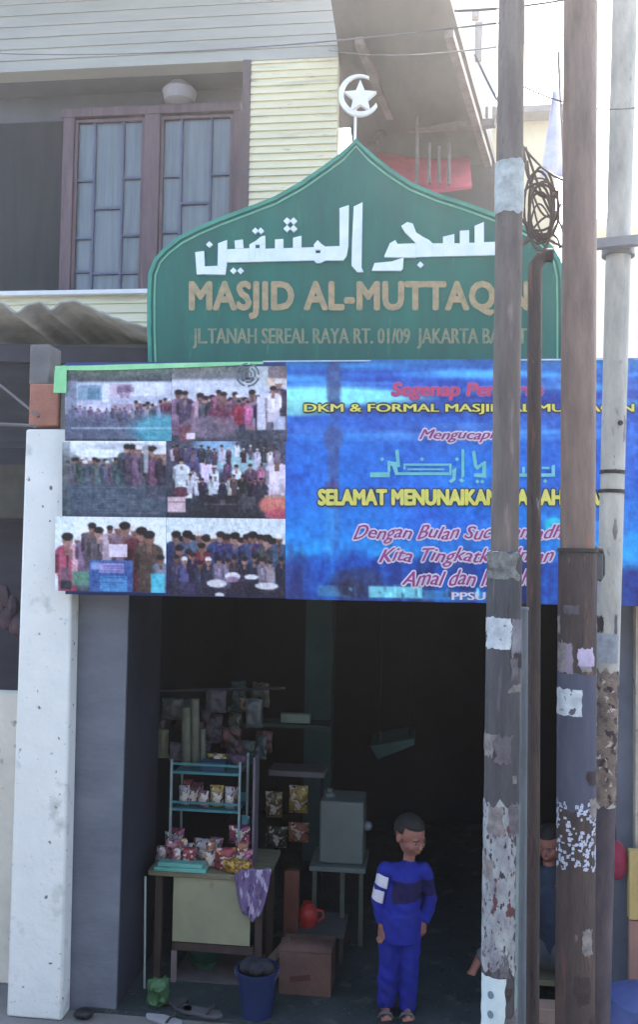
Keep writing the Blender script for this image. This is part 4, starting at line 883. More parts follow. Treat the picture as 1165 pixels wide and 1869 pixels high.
def pillow(c, w, h, d, m, label, yaw=0, tilt=0, name='snack_packet', group='snack packets on the stall', crink=0.006):
    nx, ny = 12, 14; mm = M(); base = []
    rt = Matrix.Rotation(yaw, 3, 'Z') @ Matrix.Rotation(tilt, 3, 'X')
    for sgn_ in (-1, 1):
        for j in range(ny + 1):
            for i in range(nx + 1):
                u = i / nx * 2 - 1; v = j / ny * 2 - 1
                b = max(0, (1 - abs(u) ** 2.6) * (1 - abs(v) ** 3)) ** 0.6
                p = Vector((u * w / 2 * (1 - .05 * (1 - abs(v))), sgn_ * (d / 2 * b + 0.001), (v + 1) * h / 2))
                p += noise.noise_vector(Vector(c) * 3 + p * 28) * crink * (0.3 + b)
                base.append(Vector(c) + rt @ p)
    n0 = (nx + 1) * (ny + 1); fs = []
    for s0 in (0, n0):
        for j in range(ny):
            for i in range(nx):
                q = [s0 + j * (nx + 1) + i, s0 + j * (nx + 1) + i + 1, s0 + (j + 1) * (nx + 1) + i + 1, s0 + (j + 1) * (nx + 1) + i]; fs.append(q if s0 == 0 else q[::-1])
    ringi = [i for i in range(nx + 1)] + [j * (nx + 1) + nx for j in range(1, ny + 1)] + [ny * (nx + 1) + i for i in range(nx - 1, -1, -1)] + [j * (nx + 1) for j in range(ny - 1, 0, -1)]
    for a, b in zip(ringi, ringi[1:] + ringi[:1]): fs.append([a, b, b + n0, a + n0][::-1])
    mm.add(base, fs); zmin = min(p.z for p in mm.v); dz = Vector(c).z - zmin
    mm.v = [p + Vector((0, 0, dz)) for p in mm.v]
    return tag(mm.build(name, m), label, 'snack packet', group)
def foil(name, a, b, s=18): return mat(name, lin(a), lin(b), scale=s, rough=.3, spec=.6, mix=.25, bump=.2, spots=[(s * 1.6, .56, .57, lin((222, 214, 206))), (s * 2.2, .60, .61, lin((60, 34, 44))), (s * 1.3, .64, .65, lin((214, 180, 70)))])
pk_ = lambda x, y, Y: at(x, y, Y)
def onz(x, Y, z): p = at(x, 1500, Y); return (p.x, Y, z)
f_red = foil('red_foil', (176, 66, 78), (120, 44, 60)); f_pink = foil('pink_foil', (196, 130, 150), (150, 92, 116)); f_yel = foil('yellow_foil', (190, 164, 60), (128, 110, 50)); f_white = foil('white_foil', (196, 190, 202), (146, 140, 156)); f_brown = foil('brown_foil', (140, 92, 84), (96, 64, 64)); f_blue = foil('blue_foil', (60, 100, 140), (50, 80, 112))
f_mag = foil('magenta_foil', (150, 60, 100), (110, 44, 84)); f_or = foil('orange_foil', (186, 118, 84), (140, 84, 66))
pillow(onz(335, RY + .08, shz), .06, .11, .04, f_white, 'white snack packet at the left of the rack shelf')
pillow(onz(352, RY + .10, shz), .07, .10, .04, f_brown, 'brown and red snack packet on the rack shelf beside the yellow one', .2)
pillow(onz(370, RY + .07, shz), .06, .09, .04, f_pink, 'pink snack packet in the middle of the rack shelf', -.2)
pillow(onz(395, RY + .08, shz), .075, .12, .045, f_yel, 'yellow snack packet standing on the rack shelf', .1)
pillow(onz(418, RY + .06, shz), .055, .12, .04, f_white, 'white and lilac snack packet at the right of the rack shelf', -.1)
pillow(onz(448, RY + .08, tz + .11), .05, .13, .03, foil('teal_foil', (80, 150, 165), (60, 116, 130)), 'teal snack packet clipped right of the rack', -.3)
pillow(onz(322, TYY + .09, tz), .11, .13, .06, f_pink, 'large pink snack bag at the left of the table top', .3)
pillow(onz(345, TYY + .06, tz), .11, .11, .06, f_red, 'red snack bag on the table behind the green tray', -.2, .2)
pillow(onz(300, TYY + .13, tz), .09, .09, .05, f_white, 'pale lilac snack bag at the far left of the table', .5, .3)
pillow(onz(372, TYY + .12, tz), .10, .13, .06, f_white, 'white snack bag standing under the rack', -.3)
pillow(onz(385, TYY + .07, tz), .10, .09, .05, foil('beige_foil', (190, 164, 150), (150, 130, 120)), 'beige snack bag between the two red bags', .1)
pillow(onz(412, TYY + .05, tz), .11, .12, .06, f_red, 'crumpled red snack bag right of the middle of the table', .25, .15)
pillow(onz(445, TYY + .10, tz), .11, .10, .05, foil('bright_pink_foil', (206, 120, 166), (170, 84, 130)), 'bright pink snack packet behind the yellow one on the table', 0, .2)
pillow(onz(438, TYY + .16, tz + .10), .12, .10, .05, f_mag, 'magenta snack packet hanging under the rack shelf', 0)
pillow(onz(438, TYY + .015, tz), .16, .075, .06, mat('yellow_check_foil', lin((206, 170, 70)), lin((110, 76, 30)), scale=60, mix=.1, rough=.3), 'yellow checked snack packet at the right front of the table', -.1, .5)
pillow(onz(395, RY + .18, toz), .12, .07, .06, f_yel, 'yellow packet on the top tray of the rack', 0, .1)
rg = random.Random(21)
cols_ = [f_red, f_pink, f_yel, f_white, f_brown, f_or, f_mag]
for i in range(16):
    x = rg.uniform(300, 462); pillow(onz(x, TYY + rg.uniform(.05, .26), tz + rg.uniform(0, .05)), rg.uniform(.06, .10), rg.uniform(.07, .11), .045, rg.choice(cols_), 'small crumpled snack packet in the heap under the rack', rg.uniform(-.8, .8), rg.uniform(-.3, .7), group='snack heap under the rack', crink=.012)
for i in range(9):
    x = rg.uniform(322, 430); pillow(onz(x, RY + rg.uniform(.12, .19), shz), .05, rg.uniform(.08, .13), .03, rg.choice(cols_), 'small packet in the back row of the rack shelf', rg.uniform(-.4, .4), 0, group='back row of the rack shelf', crink=.010)
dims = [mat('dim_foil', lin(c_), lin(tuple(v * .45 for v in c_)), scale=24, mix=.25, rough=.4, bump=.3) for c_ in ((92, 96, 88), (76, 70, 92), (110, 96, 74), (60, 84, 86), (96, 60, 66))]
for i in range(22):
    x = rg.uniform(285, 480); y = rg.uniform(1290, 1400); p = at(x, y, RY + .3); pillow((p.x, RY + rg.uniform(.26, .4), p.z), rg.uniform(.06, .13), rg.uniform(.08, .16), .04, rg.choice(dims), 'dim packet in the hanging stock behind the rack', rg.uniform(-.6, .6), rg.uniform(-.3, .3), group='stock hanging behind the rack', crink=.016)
# box, tray
bb = M().box(at(362, 1375, RY).x, at(408, 1375, RY).x, RY + .03, RY + .12, toz, toz + .055); tag(bb.build('blue_carton', mat('blue_card', lin((40, 84, 120)), lin((34, 70, 100)), scale=10), bevel=.003), 'small blue carton on the top tray of the rack', 'carton')
tr = M().box(at(284, 1575, TYY).x, at(378, 1575, TYY).x, TYY - .035, TYY + .04, tz + .001, tz + .022); tr.box(at(290, 1575, TYY).x, at(372, 1575, TYY).x, TYY - .03, TYY + .035, tz + .0225, tz + .045)
tag(tr.build('green_tray', mat('mint_plastic', lin((120, 200, 190)), lin((90, 170, 160)), scale=9, rough=.4), bevel=.004), 'mint green plastic tray at the left front of the table', 'tray')
# rolled mat bundle and hanging bags above the rack
rm = M(); 
for (x, y0, w_) in ((340, 1290, .028), (356, 1276, .024), (370, 1330, .016)):
    a = at(x, 1392, RY + .14); rm.tube([(a.x, RY + .15, toz), (at(x, y0, RY + .15).x, RY + .15, at(x, y0, RY + .15).z)], w_, 14)
tag(rm.build('paper_rolls', mat('olive_grey_paper', lin((112, 120, 104)), lin((82, 90, 80)), scale=9)), 'bundle of grey green rolls standing on the rack', 'paper rolls')
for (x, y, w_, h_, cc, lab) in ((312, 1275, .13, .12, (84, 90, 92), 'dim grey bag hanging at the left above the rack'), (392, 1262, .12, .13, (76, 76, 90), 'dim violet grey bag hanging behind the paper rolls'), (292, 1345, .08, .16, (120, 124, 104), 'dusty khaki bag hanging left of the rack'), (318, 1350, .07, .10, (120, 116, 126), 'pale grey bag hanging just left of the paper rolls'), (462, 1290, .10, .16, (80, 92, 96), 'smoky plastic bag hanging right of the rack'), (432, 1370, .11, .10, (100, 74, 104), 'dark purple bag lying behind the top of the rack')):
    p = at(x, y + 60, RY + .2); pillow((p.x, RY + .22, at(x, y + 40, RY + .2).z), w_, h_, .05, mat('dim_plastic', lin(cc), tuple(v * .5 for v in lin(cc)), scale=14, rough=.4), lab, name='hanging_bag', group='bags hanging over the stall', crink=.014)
    tag(bpy.context.scene.collection.objects[-1], cat='bag')
rail = M().tube([at(245, 1262, RY + .22), at(520, 1256, RY + .22)], .008, 8); tag(rail.build('hanging_rail', room_dark), 'thin rail over the stall from which bags hang', 'rail')
# purple cloth
cl = M(); vs = []; nx = 16; ny = 16
for j in range(ny + 1):
    for i in range(nx + 1):
        v = j / ny; u = i / nx; wv = (1 - .45 * v ** 2); xx = 462 + (u - .5) * 66 * wv - 4 * v
        p = at(xx, 1586 + 96 * v * (1 - .35 * abs(u - .6)), TYY - .035); vs.append(p + Vector((0, .012 * math.sin(u * 16 + v * 2), 0)))
clo = M().add(vs, [(j * (nx + 1) + i, j * (nx + 1) + i + 1, (j + 1) * (nx + 1) + i + 1, (j + 1) * (nx + 1) + i) for j in range(ny) for i in range(nx)]).build('hanging_cloth', mat('lilac_print_cloth', lin((150, 132, 180)), lin((96, 78, 122)), scale=9, rough=.9, stretch=(3, 3, 1), spots=[(12, .55, .60, lin((200, 190, 220))), (20, .6, .64, lin((80, 56, 110)))]))
clo.modifiers.new('s', 'SOLIDIFY').thickness = .004; tag(clo, 'lilac printed cloth draped over the right corner of the stall table', 'cloth')
# plank
o = M().bar(at(452, 1800, TYY - .02), at(530, 1712, TYY + .05), .055, .02).build('leaning_plank', mat('tan_plank', lin((128, 108, 94)), lin((90, 76, 70)), scale=10)); tag(o, 'short tan plank slanting beside the blue bucket', 'plank')
o = M().box(at(518, 1640, 4.95).x, at(545, 1640, 4.95).x, 4.95, 4.99, FZ, at(530, 1590, 4.95).z).build('upright_plank', mat('red_brown_plank', lin((128, 78, 66)), lin((90, 50, 48)), scale=9, stretch=(3, 3, .5)), bevel=.003); tag(o, 'reddish brown upright plank right of the lilac cloth', 'plank')
# bucket
bp = atz(462, 1868, FZ); bk2 = thing('bucket', (bp.x, bp.y + .09, FZ), 'dark blue plastic bucket on the floor before the stall table', 'bucket')
bm_ = mat('navy_plastic', lin((30, 52, 104)), lin((22, 40, 84)), scale=6, rough=.4); bc = Vector((bp.x, bp.y + .09, FZ))
M().lathe(bc, [(.075, 0), (.098, .2), (.108, .205), (.108, .222), (.100, .222), (.094, .2), (.07, .01)], 32).build('pail', bm_, bk2)
M().tube([bc + Vector((.108 * math.cos(q * math.pi / 12), -.02 - .02 * math.sin(q * math.pi / 12), .215 - .055 * math.sin(q * math.pi / 12))) for q in range(13)], .003, 6).build('handle', galv, bk2)
kn = M(); 
for i in range(7): kn.sphere(bc + Vector((.05 * math.cos(i * 2.4), .05 * math.sin(i * 2.4), .215 + .012 * (i % 3))), .045, .04, .03, 10, 8)
tag(kn.build('dark_rags', mat('dark_rag', lin((50, 54, 66)), lin((32, 36, 46)), scale=14, rough=.9), jitter=.012), 'dark rags heaped in the blue bucket', 'rags')
# cardboard box
cbp = atz(556, 1818, FZ); cb_ = thing('cardboard_box', (cbp.x, cbp.y + .13, FZ), 'brown cardboard box on the floor right of the blue bucket', 'box')
card = mat('brown_card', lin((118, 90, 80)), lin((92, 70, 66)), scale=8, rough=.85)
w2 = .135; bx, by = cbp.x, cbp.y
M().box(bx - w2, bx + w2, by, by + .22, FZ, FZ + .215).build('carton', card, cb_, bevel=.004)
M().add([(bx - w2, by - .001, FZ + .217), (bx + w2, by - .001, FZ + .217), (bx + w2, by + .09, FZ + .250), (bx - w2, by + .09, FZ + .245)], [(0, 1, 2, 3)]).build('box_flap', card, cb_).modifiers.new('s', 'SOLIDIFY').thickness = .004
px_prism([(528, 1783), (566, 1779), (567, 1790), (530, 1793)], by - .002, .0015).build('printed_mark', mat('dark_red_ink', lin((92, 48, 52)), rough=.8), cb_)
# shelf stand with red jug
sh = thing('side_shelf', (at(575, 1700, 4.95).x, 5.05, FZ), 'low dark shelf behind the cardboard box carrying the red jug', 'shelf')
sx0, sx1 = at(530, 1705, 4.95).x, at(628, 1705, 4.95).x; szz = at(575, 1704, 4.95).z
M().box(sx0, sx1, 4.95, 5.25, szz - .02, szz).build('shelf_board', mat('grey_board', lin((84, 88, 92)), rough=.8), sh)
for xx in (sx0 + .015, sx1 - .015):
    for yy in (4.97, 5.23): M().box(xx - .012, xx + .012, yy - .012, yy + .012, FZ, szz - .021).build('leg', darkwood, sh)
jp = at(560, 1700, 5.02); jg = thing('red_jug', (jp.x, 5.05, szz), 'small bright red plastic jug on the low dark shelf', 'jug')
redp = mat('red_plastic', lin((206, 60, 60)), lin((170, 44, 48)), scale=9, rough=.35)
M().lathe((jp.x, 5.05, szz + .001), [(.045, 0), (.058, .03), (.058, .08), (.04, .105), (.028, .11), (.028, .125), (.03, .127)], 24).build('jug_body', redp, jg)
M().tube([(jp.x + .05, 5.05, szz + .09), (jp.x + .085, 5.05, szz + .085), (jp.x + .09, 5.05, szz + .05), (jp.x + .056, 5.05, szz + .025)], .007, 8).build('jug_handle', redp, jg)
# white drinks dispenser on a stand
dY = 5.2; ds = thing('drinks_dispenser', (at(625, 1580, dY).x, dY + .15, FZ), 'pale grey boxy drinks dispenser on a thin legged stand', 'dispenser')
pale_pl = mat('pale_plastic', lin((116, 130, 128)), lin((92, 106, 106)), scale=4, rough=.5)
px_box(583, 1464, 664, 1578, dY, .26).build('tank', pale_pl, ds, bevel=.012)
dz1 = at(625, 1579, dY).z; M().box(at(566, 1580, dY).x, at(668, 1580, dY).x, dY - .04, dY + .3, dz1 - .03, dz1 - .002).build('stand_top', pale_pl, ds, bevel=.003)
for xx in (575, 626, 660): M().box(at(xx, 1600, dY).x - .012, at(xx, 1600, dY).x + .012, dY - .02, dY + .004, FZ, dz1 - .031).build('leg', mat('grey_green_leg', lin((88, 98, 88)), rough=.7), ds)
c = at(602, 1460, dY + .1); M().lathe((c.x, dY + .12, at(602, 1464, dY).z), [(.035, 0), (.035, .02), (.015, .03), (.015, .045)], 16).build('lid_knob', pale_pl, ds)
c = at(667, 1512, dY); M().sphere((c.x + .01, dY + .05, c.z), .03, .03, .028).build('tap', mat('grey_tap', lin((130, 140, 150)), rough=.4), ds)
# back shelf with yellow packets
bY = 5.6; sf = thing('wall_shelf', (at(550, 1414, bY).x, bY + .1, at(550, 1420, bY).z), 'pale narrow shelf strip behind the rack over the yellow packets', 'shelf')
px_box(490, 1408, 592, 1418, bY, .2).build('shelf_board', mat('pale_shelf', lin((120, 118, 130)), rough=.7), sf)
for xx in (500, 582): px_box(xx, 1418.5, xx + 6, 1800, bY + .08, .02).build('shelf_upright', room_dark, sf)
for i, (x, y, w_, h_, m_, lab) in enumerate(((500, 1440, .11, .16, foil('ochre_foil', (120, 104, 50), (84, 70, 40)), 'ochre packet hanging at the left under the pale shelf'), (545, 1432, .12, .17, f_yel, 'yellow packet hanging under the pale shelf'), (545, 1485, .13, .12, f_or, 'orange red packet hanging below the yellow packet'), (505, 1495, .14, .13, foil('dark_green_foil', (46, 66, 56), (36, 50, 44)), 'dark green packet hanging below the ochre packet'))):
    p = at(x, y + 30, bY - .05); pillow((p.x, bY - .05, at(x, y + 52, bY - .05).z), w_, h_, .05, m_, lab, group='packets hanging under the pale shelf')
# pale green lamp and green board
o = px_box(512, 1303, 566, 1320, 6.0, .05).build('tube_light', mat('pale_green_plastic', lin((150, 190, 176)), rough=.5), bevel=.006); tag(o, 'unlit pale green strip fitting on the shadowy wall of the room', 'light fitting')
o = px_box(440, 1322, 600, 1328, 6.0, .2).build('high_shelf', mat('teal_shelf', lin((40, 84, 88)), rough=.6)); tag(o, 'dark teal shelf board below the pale green strip fitting', 'shelf')
o = M().prism([at(676, 1362, 5.8), at(757, 1348, 5.7), at(757, 1360, 5.7), at(690, 1386, 5.8)], (0, .3, .02)).build('green_board', mat('sea_green_board', lin((48, 88, 86)), lin((34, 66, 68)), scale=6)); tag(o, 'sea green board end seen high in the dark room above the boy', 'board')
for x_, y_, Y_ in ((694, 1362, 5.9), (748, 1352, 5.8)): M().tube([at(x_, y_, Y_), Vector((at(x_, y_, Y_).x, Y_, 2.6))], .004, 6).build('hanging_cord', mat('dim_cord', (.01, .012, .012)), o)
# bottom left odds and ends
pb = atz(282, 1845, FZ); pillow((pb.x, pb.y + .05, FZ), .11, .13, .09, mat('lime_plastic', lin((80, 128, 84)), lin((46, 84, 54)), scale=14, rough=.35, bump=.4), 'crumpled light green plastic bag on the floor beside the grey jamb', .4, .1, name='green_bag', group='bags on the floor by the jamb', crink=.03); tag(COL.objects[-1], cat='bag')
o = M().tube([at(263, 1835, 4.53), at(265, 1600, 4.53)], .006, 8); o = o.build('white_rod', mat('pale_rod', lin((180, 196, 190)), rough=.5)); tag(o, 'thin pale rod leaning upright against the grey jamb', 'rod')
pb = atz(152, 1858, 0); bl = M(); bl.sphere((pb.x, pb.y + .0, .02), .05, .04, .025, 16, 10); tag(bl.build('black_bag', mat('black_plastic', (.01, .012, .015), rough=.4), jitter=.012), 'small knotted black plastic bag at the foot of the grey jamb', 'bag')
def sandal(px, py, yaw, m, label, z=FZ, s=1.0, parent=None, base=None):
    p = base or atz(px, py, z)
    pts = [(-.03, -.08), (-.036, -.03), (-.028, .03), (-.03, .08), (-.012, .105), (.014, .105), (.034, .08), (.03, .02), (.034, -.03), (.03, -.08), (0, -.105)]
    rt = Matrix.Rotation(yaw, 3, 'Z')
    P_ = [p + rt @ Vector((a * s, b * s, .003)) for a, b in pts]
    r_ = thing('sandal', (p.x, p.y, z), label, 'sandal', 'loose sandals by the doorway')
    M().prism(P_, (0, 0, .016)).build('sole', m, r_, bevel=.003)
    q = [p + rt @ Vector((s * a, s * b, c)) for a, b, c in ((-.03, -.03, .018), (-.02, -.05, .045), (0, -.06, .05), (.02, -.05, .045), (.032, -.03, .018))]
    M().tube(q, .006, 8).build('strap', tape, r_)
sandal(325, 1838, .9, mat('grey_foam', lin((74, 76, 82)), rough=.8), 'grey sandal lying left of the blue bucket, farther from the street')
sandal(370, 1852, 1.4, mat('pale_foam', lin((96, 96, 104)), rough=.8), 'pale grey sandal lying left of the blue bucket, nearer the street')
sandal(300, 1866, 1.2, mat('white_foam', lin((176, 178, 184)), rough=.8), 'whitish sandal at the lower edge by the grey jamb', z=0)

# ------------------------------------------------------------------ boy in blue
lin = lin_full
skin = mat('brown_skin', lin((150, 104, 92)), lin((132, 88, 78)), scale=12, rough=.6, bump=.03)
hair = mat('black_hair', (.008, .007, .008), (.014, .012, .012), scale=60, rough=.7)
blue = mat('royal_blue_cloth', lin((18, 38, 150)), lin((12, 27, 116)), scale=9, rough=.85, bump=.2, bscale=14)
navy_p = mat('blue_print', lin((26, 24, 90)), rough=.85)
def hand(mm, wrist, d, side, s=1.0, curl=.5):
    """palm, four bent fingers and a thumb; d = pointing direction, side = thumb side"""
    d = Vector(d).normalized(); side = Vector(side); side = (side - d * side.dot(d)).normalized(); nrm = d.cross(side)
    w = Vector(wrist)
    for k in range(4):
        o_ = side * (.012 - .008 * k) * s * 1.55
        mm.caps(w + o_ * .6, .0105 * s, w + d * .04 * s + o_, .0095 * s, 10)
        L = (.024, .028, .026, .02)[k] * s; b_ = w + d * .045 * s + o_ * 1.1; d2 = (d + nrm * curl).normalized(); d3 = (d + nrm * curl * 2.2).normalized()
        mm.caps(b_, 0.0055 * s, b_ + d2 * L * .6, .0052 * s, 8); mm.caps(b_ + d2 * L * .6, .0052 * s, b_ + d2 * L * .6 + d3 * L * .7, .005 * s, 8)
    t0 = w + d * .012 * s + side * .014 * s; mm.caps(t0, .008 * s, t0 + (side * .8 + d).normalized() * .024 * s, .0072 * s, 8)
    t1 = t0 + (side * .8 + d).normalized() * .024 * s; mm.caps(t1, .0072 * s, t1 + (d + side * .1 + nrm * .3).normalized() * .018 * s, .006 * s, 8)
def head(mm, c, R3, s):
    """head centred at c; R3 turns local (x right, -y face, z up)"""
    def L(x, y, z): return c + R3 @ (Vector((x, y, z)) * s)
    def el(x, y, z, a, b, cc):
        k = len(mm.v); mm.sphere((0, 0, 0), a * s, b * s, cc * s, 16, 12)
        for i in range(k, len(mm.v)): mm.v[i] = c + R3 @ (mm.v[i] + Vector((x, y, z)) * s)
    el(0, .012, .02, .070, .083, .078); el(0, -.012, -.035, .054, .062, .062); el(0, -.038, -.07, .028, .026, .022)
    el(-.034, -.045, -.03, .026, .024, .026); el(.034, -.045, -.03, .026, .024, .026); el(0, -.076, -.022, .011, .014, .018); el(0, -.083, -.030, .012, .009, .009)
    el(-.027, -.062, .012, .016, .010, .005); el(.027, -.062, .012, .016, .010, .005); el(-.072, .012, -.01, .009, .016, .023); el(.072, .012, -.01, .009, .016, .023)
    el(0, -.070, -.052, .020, .010, .0055); el(0, -.068, -.061, .016, .010, .0055)
def face_bits(root, c, R3, s):
    def L(x, y, z): return c + R3 @ (Vector((x, y, z)) * s)
    for sx in (-1, 1):
        M().sphere(L(.028 * sx, -.0665, -.004), .0095 * s, .005 * s, .0045 * s, 12, 8).build('eye', mat('eye_white', (.30, .28, .27), rough=.3), root)
        M().sphere(L(.028 * sx, -.0715, -.004), .0045 * s, .0035 * s, .0045 * s, 10, 8).build('pupil', mat('pupil_black', (.01, .008, .008), rough=.2), root)
        b = M(); b.caps(L(.018 * sx, -.0755, .014), .0016, L(.036 * sx, -.0705, .015), .0012, 6); b.build('eyebrow', hair, root)
    mo = M(); mo.caps(L(-.015, -.079, -.0565), .0016, L(.015, -.079, -.0565), .0016, 6); mo.build('lip_line', mat('lip', lin((120, 60, 60)), rough=.6), root)
def hair_cap(root, c, R3, s):
    mm = M(); k = 0; mm.sphere((0, 0, 0), .0765, .088, .083, 28, 20)
    out = []; idx = {}
    for i, v in enumerate(mm.v):
        out.append(v.copy())
    keep = [f for f in mm.f if all((mm.v[i].z > -.005 + (.040 if mm.v[i].y < -.035 else (0.0 if mm.v[i].y < .02 else -.045))) for i in f)]
    used = sorted({i for f in keep for i in f}); mp_ = {a: b for b, a in enumerate(used)}
    vs = [c + R3 @ ((out[i] * (1 + .03 * noise.noise(out[i] * 60)) + Vector((0, .012, .021))) * s) for i in used]
    o = M().add(vs, [[mp_[i] for i in f] for f in keep]).build('hair', hair, root); o.modifiers.new('s', 'SOLIDIFY').thickness = .008; return o

B0 = atz(722, 1858, FZ); B0.y += .03; Bc = Vector((B0.x, B0.y, FZ))
boy = thing('person', Bc, 'small boy in a blue tracksuit with two white sleeve bars standing in the doorway', 'person')
KS = B0.y / F      # metres per photo pixel at the boy
def bp3(px, py, dy=0.0):
    p = at(px, py, B0.y + dy); return p
hc = bp3(750, 1524, -.005); R3 = Matrix.Rotation(R(46), 3, 'Z') @ Matrix.Rotation(R(16), 3, 'X')
hs = .97
body = M(); head(body, hc, R3, hs)
sL, sR = bp3(706, 1588), bp3(773, 1590, .02); eL, eR = bp3(692, 1640, .015), bp3(786, 1640, .06); wL, wR = bp3(697, 1690, -.02), bp3(773, 1686, .02)
hipc = bp3(731, 1690, .01); chest = bp3(742, 1600, .01); kL, kR = bp3(709, 1768, -.01), bp3(746, 1768, .01); aL, aR = bp3(704, 1840, .01), bp3(742, 1845, .02)
body.caps(bp3(746, 1578, .018), .029, hc + Vector((0, .022, -.045)), .031)
body.caps(chest, .062, hipc, .066); body.caps(sL, .030, sR, .030)
for s_, e_, w_ in ((sL, eL, wL), (sR, eR, wR)): body.caps(s_, .028, e_, .022); body.caps(e_, .022, w_, .016)
hand(body, wL, (0.02, -.05, -1), (.6, -.8, 0), 1.0); hand(body, wR, (-.1, -.1, -1), (-.6, -.8, 0), 1.0)
for h_, k_, a_ in ((hipc + Vector((-.042, 0, -.01)), kL, aL), (hipc + Vector((.042, 0, -.01)), kR, aR)):
    body.caps(h_, .052, k_, .036); body.caps(k_, .036, a_, .024)
    f0 = Vector((a_.x, a_.y, FZ + .036)); body.caps(a_, .024, f0 + Vector((0, .012, 0)), .024); body.caps(f0 + Vector((0, .018, -.004)), .020, f0 + Vector((.012, -.09, -.010)), .015)
    for t in range(5): q = f0 + Vector((-.012 + .010 * t, -.098 + .004 * t, -.013)); body.caps(q, .0075, q + Vector((.002, -.018, -.001)), .006, 8)
remeshed('body', body, .0032, skin, boy, 4)
hair_cap(boy, hc, R3, hs); face_bits(boy, hc, R3, hs)
sh_ = M(); sh_.caps(bp3(741, 1604, .01), .082, bp3(732, 1672, .01), .090); sh_.tube([bp3(732, 1660, .01), bp3(731, 1712, .01)], [.097, .101], 24)
sh_.caps(sL + Vector((.01, 0, 0)), .042, sR + Vector((-.01, 0, 0)), .042); sh_.caps(bp3(744, 1592, .012), .060, bp3(747, 1580, .015), .042)
for s_, e_, w_ in ((sL, eL, wL), (sR, eR, wR)): sh_.caps(s_, .044, e_, .037); sh_.tube([e_ + (s_ - e_) * .1, e_, e_.lerp(w_, .5), w_ + Vector((0, 0, .012))], [.037, .037, .033, .026], 18)
def folds(ob, amp, sc):
    for v in ob.data.vertices:
        n_ = noise.noise(Vector((v.co.x * sc, v.co.y * sc, v.co.z * sc * 1.3 + v.co.x * 14))); n_ += .5 * noise.noise(Vector((v.co.x * sc * .4 + 5, v.co.y * sc * .4, v.co.z * sc * .5 + v.co.x * 9))); v.co += v.normal * n_ * amp
ss_ = remeshed('sweatshirt', sh_, .005, blue, boy, 6); folds(ss_, .008, 20)
ss_.data.materials.append(mat('navy_maroon_band', lin((14, 16, 84)), lin((22, 10, 56)), scale=14, rough=.85))
za_, zc_ = bp3(745, 1602).z, bp3(745, 1642).z; org_ = wloc(boy); xl_ = bp3(716, 1620).x
for p_ in ss_.data.polygons:
    c_ = p_.center + org_
    if zc_ + .1 * (c_.x - xl_) < c_.z < za_ and c_.x > xl_ + .0: p_.material_index = 1
tr = M()
tr.caps(hipc + Vector((-.03, 0, .0)), .078, hipc + Vector((.03, 0, .0)), .078)
for h_, k_, a_ in ((hipc + Vector((-.042, 0, -.01)), kL, aL), (hipc + Vector((.042, 0, -.01)), kR, aR)):
    tr.caps(h_, .066, k_, .050); tr.tube([k_, k_.lerp(a_, .6), a_ + Vector((0, 0, .012))], [.050, .046, .040], 20)
folds(remeshed('trousers', tr, .005, blue, boy, 5), .010, 17)
wcl = mat('white_cloth', (.75, .76, .85), rough=.85)
for t0, t1 in ((.0, .40), (.50, .92)):
    a_ = sL.lerp(eL, t0); b_ = sL.lerp(eL, t1); mm = M(); nn = 10
    for j in range(nn + 1):
        c_ = a_.lerp(b_, j / nn); r_ = .0475 - .006 * (t0 + (t1 - t0) * j / nn)
        for i in range(nn + 1):
            q = R(-78 + 92 * i / nn + 12 * j / nn); mm.v.append(c_ + Vector((math.sin(q), -math.cos(q), 0)) * r_ + Vector((0, 0, -.022 * i / nn)))
    mm.f = [[j * (nn + 1) + i, j * (nn + 1) + i + 1, (j + 1) * (nn + 1) + i + 1, (j + 1) * (nn + 1) + i] for j in range(nn) for i in range(nn)]
    mm.build('sleeve_bar', wcl, boy).modifiers.new('s', 'SOLIDIFY').thickness = .003
for a_ in (aL, aR):
    p = Vector((a_.x + .005, a_.y - .045, FZ)); pts = [(-.03, -.08), (-.034, -.03), (-.028, .03), (-.028, .08), (0, .10), (.028, .08), (.028, .02), (.032, -.03), (.028, -.08), (0, -.10)]
    sd_ = M().prism([p + Vector((x, y, .001)) for x, y in pts], (0, 0, .013)).build('sandal_sole', mat('dark_sandal', lin((52, 52, 60)), rough=.7), boy, bevel=.003)
    M().tube([p + Vector(v) for v in ((-.033, -.03, .016), (-.022, -.045, .043), (0, -.05, .05), (.022, -.045, .043), (.033, -.03, .016))], .007, 8).build('sandal_strap', mat('pale_strap', lin((96, 96, 104)), rough=.6), boy)
# chest print
px_box(726, 1612, 770, 1630, B0.y - .099, .004)

# ------------------------------------------------------------------ seated child behind the poles
S0 = atz(1000, 1835, FZ); sy = S0.y + .12
ch = thing('person', Vector((S0.x, sy, FZ)), 'seated child in dark clothes half hidden between the steel poles, one leg stretched out', 'person')
def sp(px, py, dy=0): return at(px, py, sy + dy)
hc2 = sp(1003, 1538); R32 = Matrix.Rotation(R(-30), 3, 'Z') @ Matrix.Rotation(R(18), 3, 'X')
b2 = M(); head(b2, hc2, R32, .92)
hip2 = sp(1010, 1738, .03); ch2 = sp(1006, 1625, .02); s1, s2 = sp(972, 1606, -.01), sp(1040, 1606, .02)
b2.caps(ch2, .075, hip2, .08); b2.caps(s1, .03, s2, .03); b2.caps(sp(1004, 1590, .01), .031, hc2 + Vector((0, .015, -.045)), .031)
e1_, e2_ = sp(962, 1672, -.06), sp(1056, 1672, -.02); w1, w2_ = sp(972, 1722, -.17), sp(1030, 1722, -.16)
for s_, e_, w_ in ((s1, e1_, w1), (s2, e2_, w2_)): b2.caps(s_, .03, e_, .024); b2.caps(e_, .024, w_, .018); hand(b2, w_, (-.2, -1, -.3), (-1 if s_ is s1 else 1, 0, .2), 1.0)
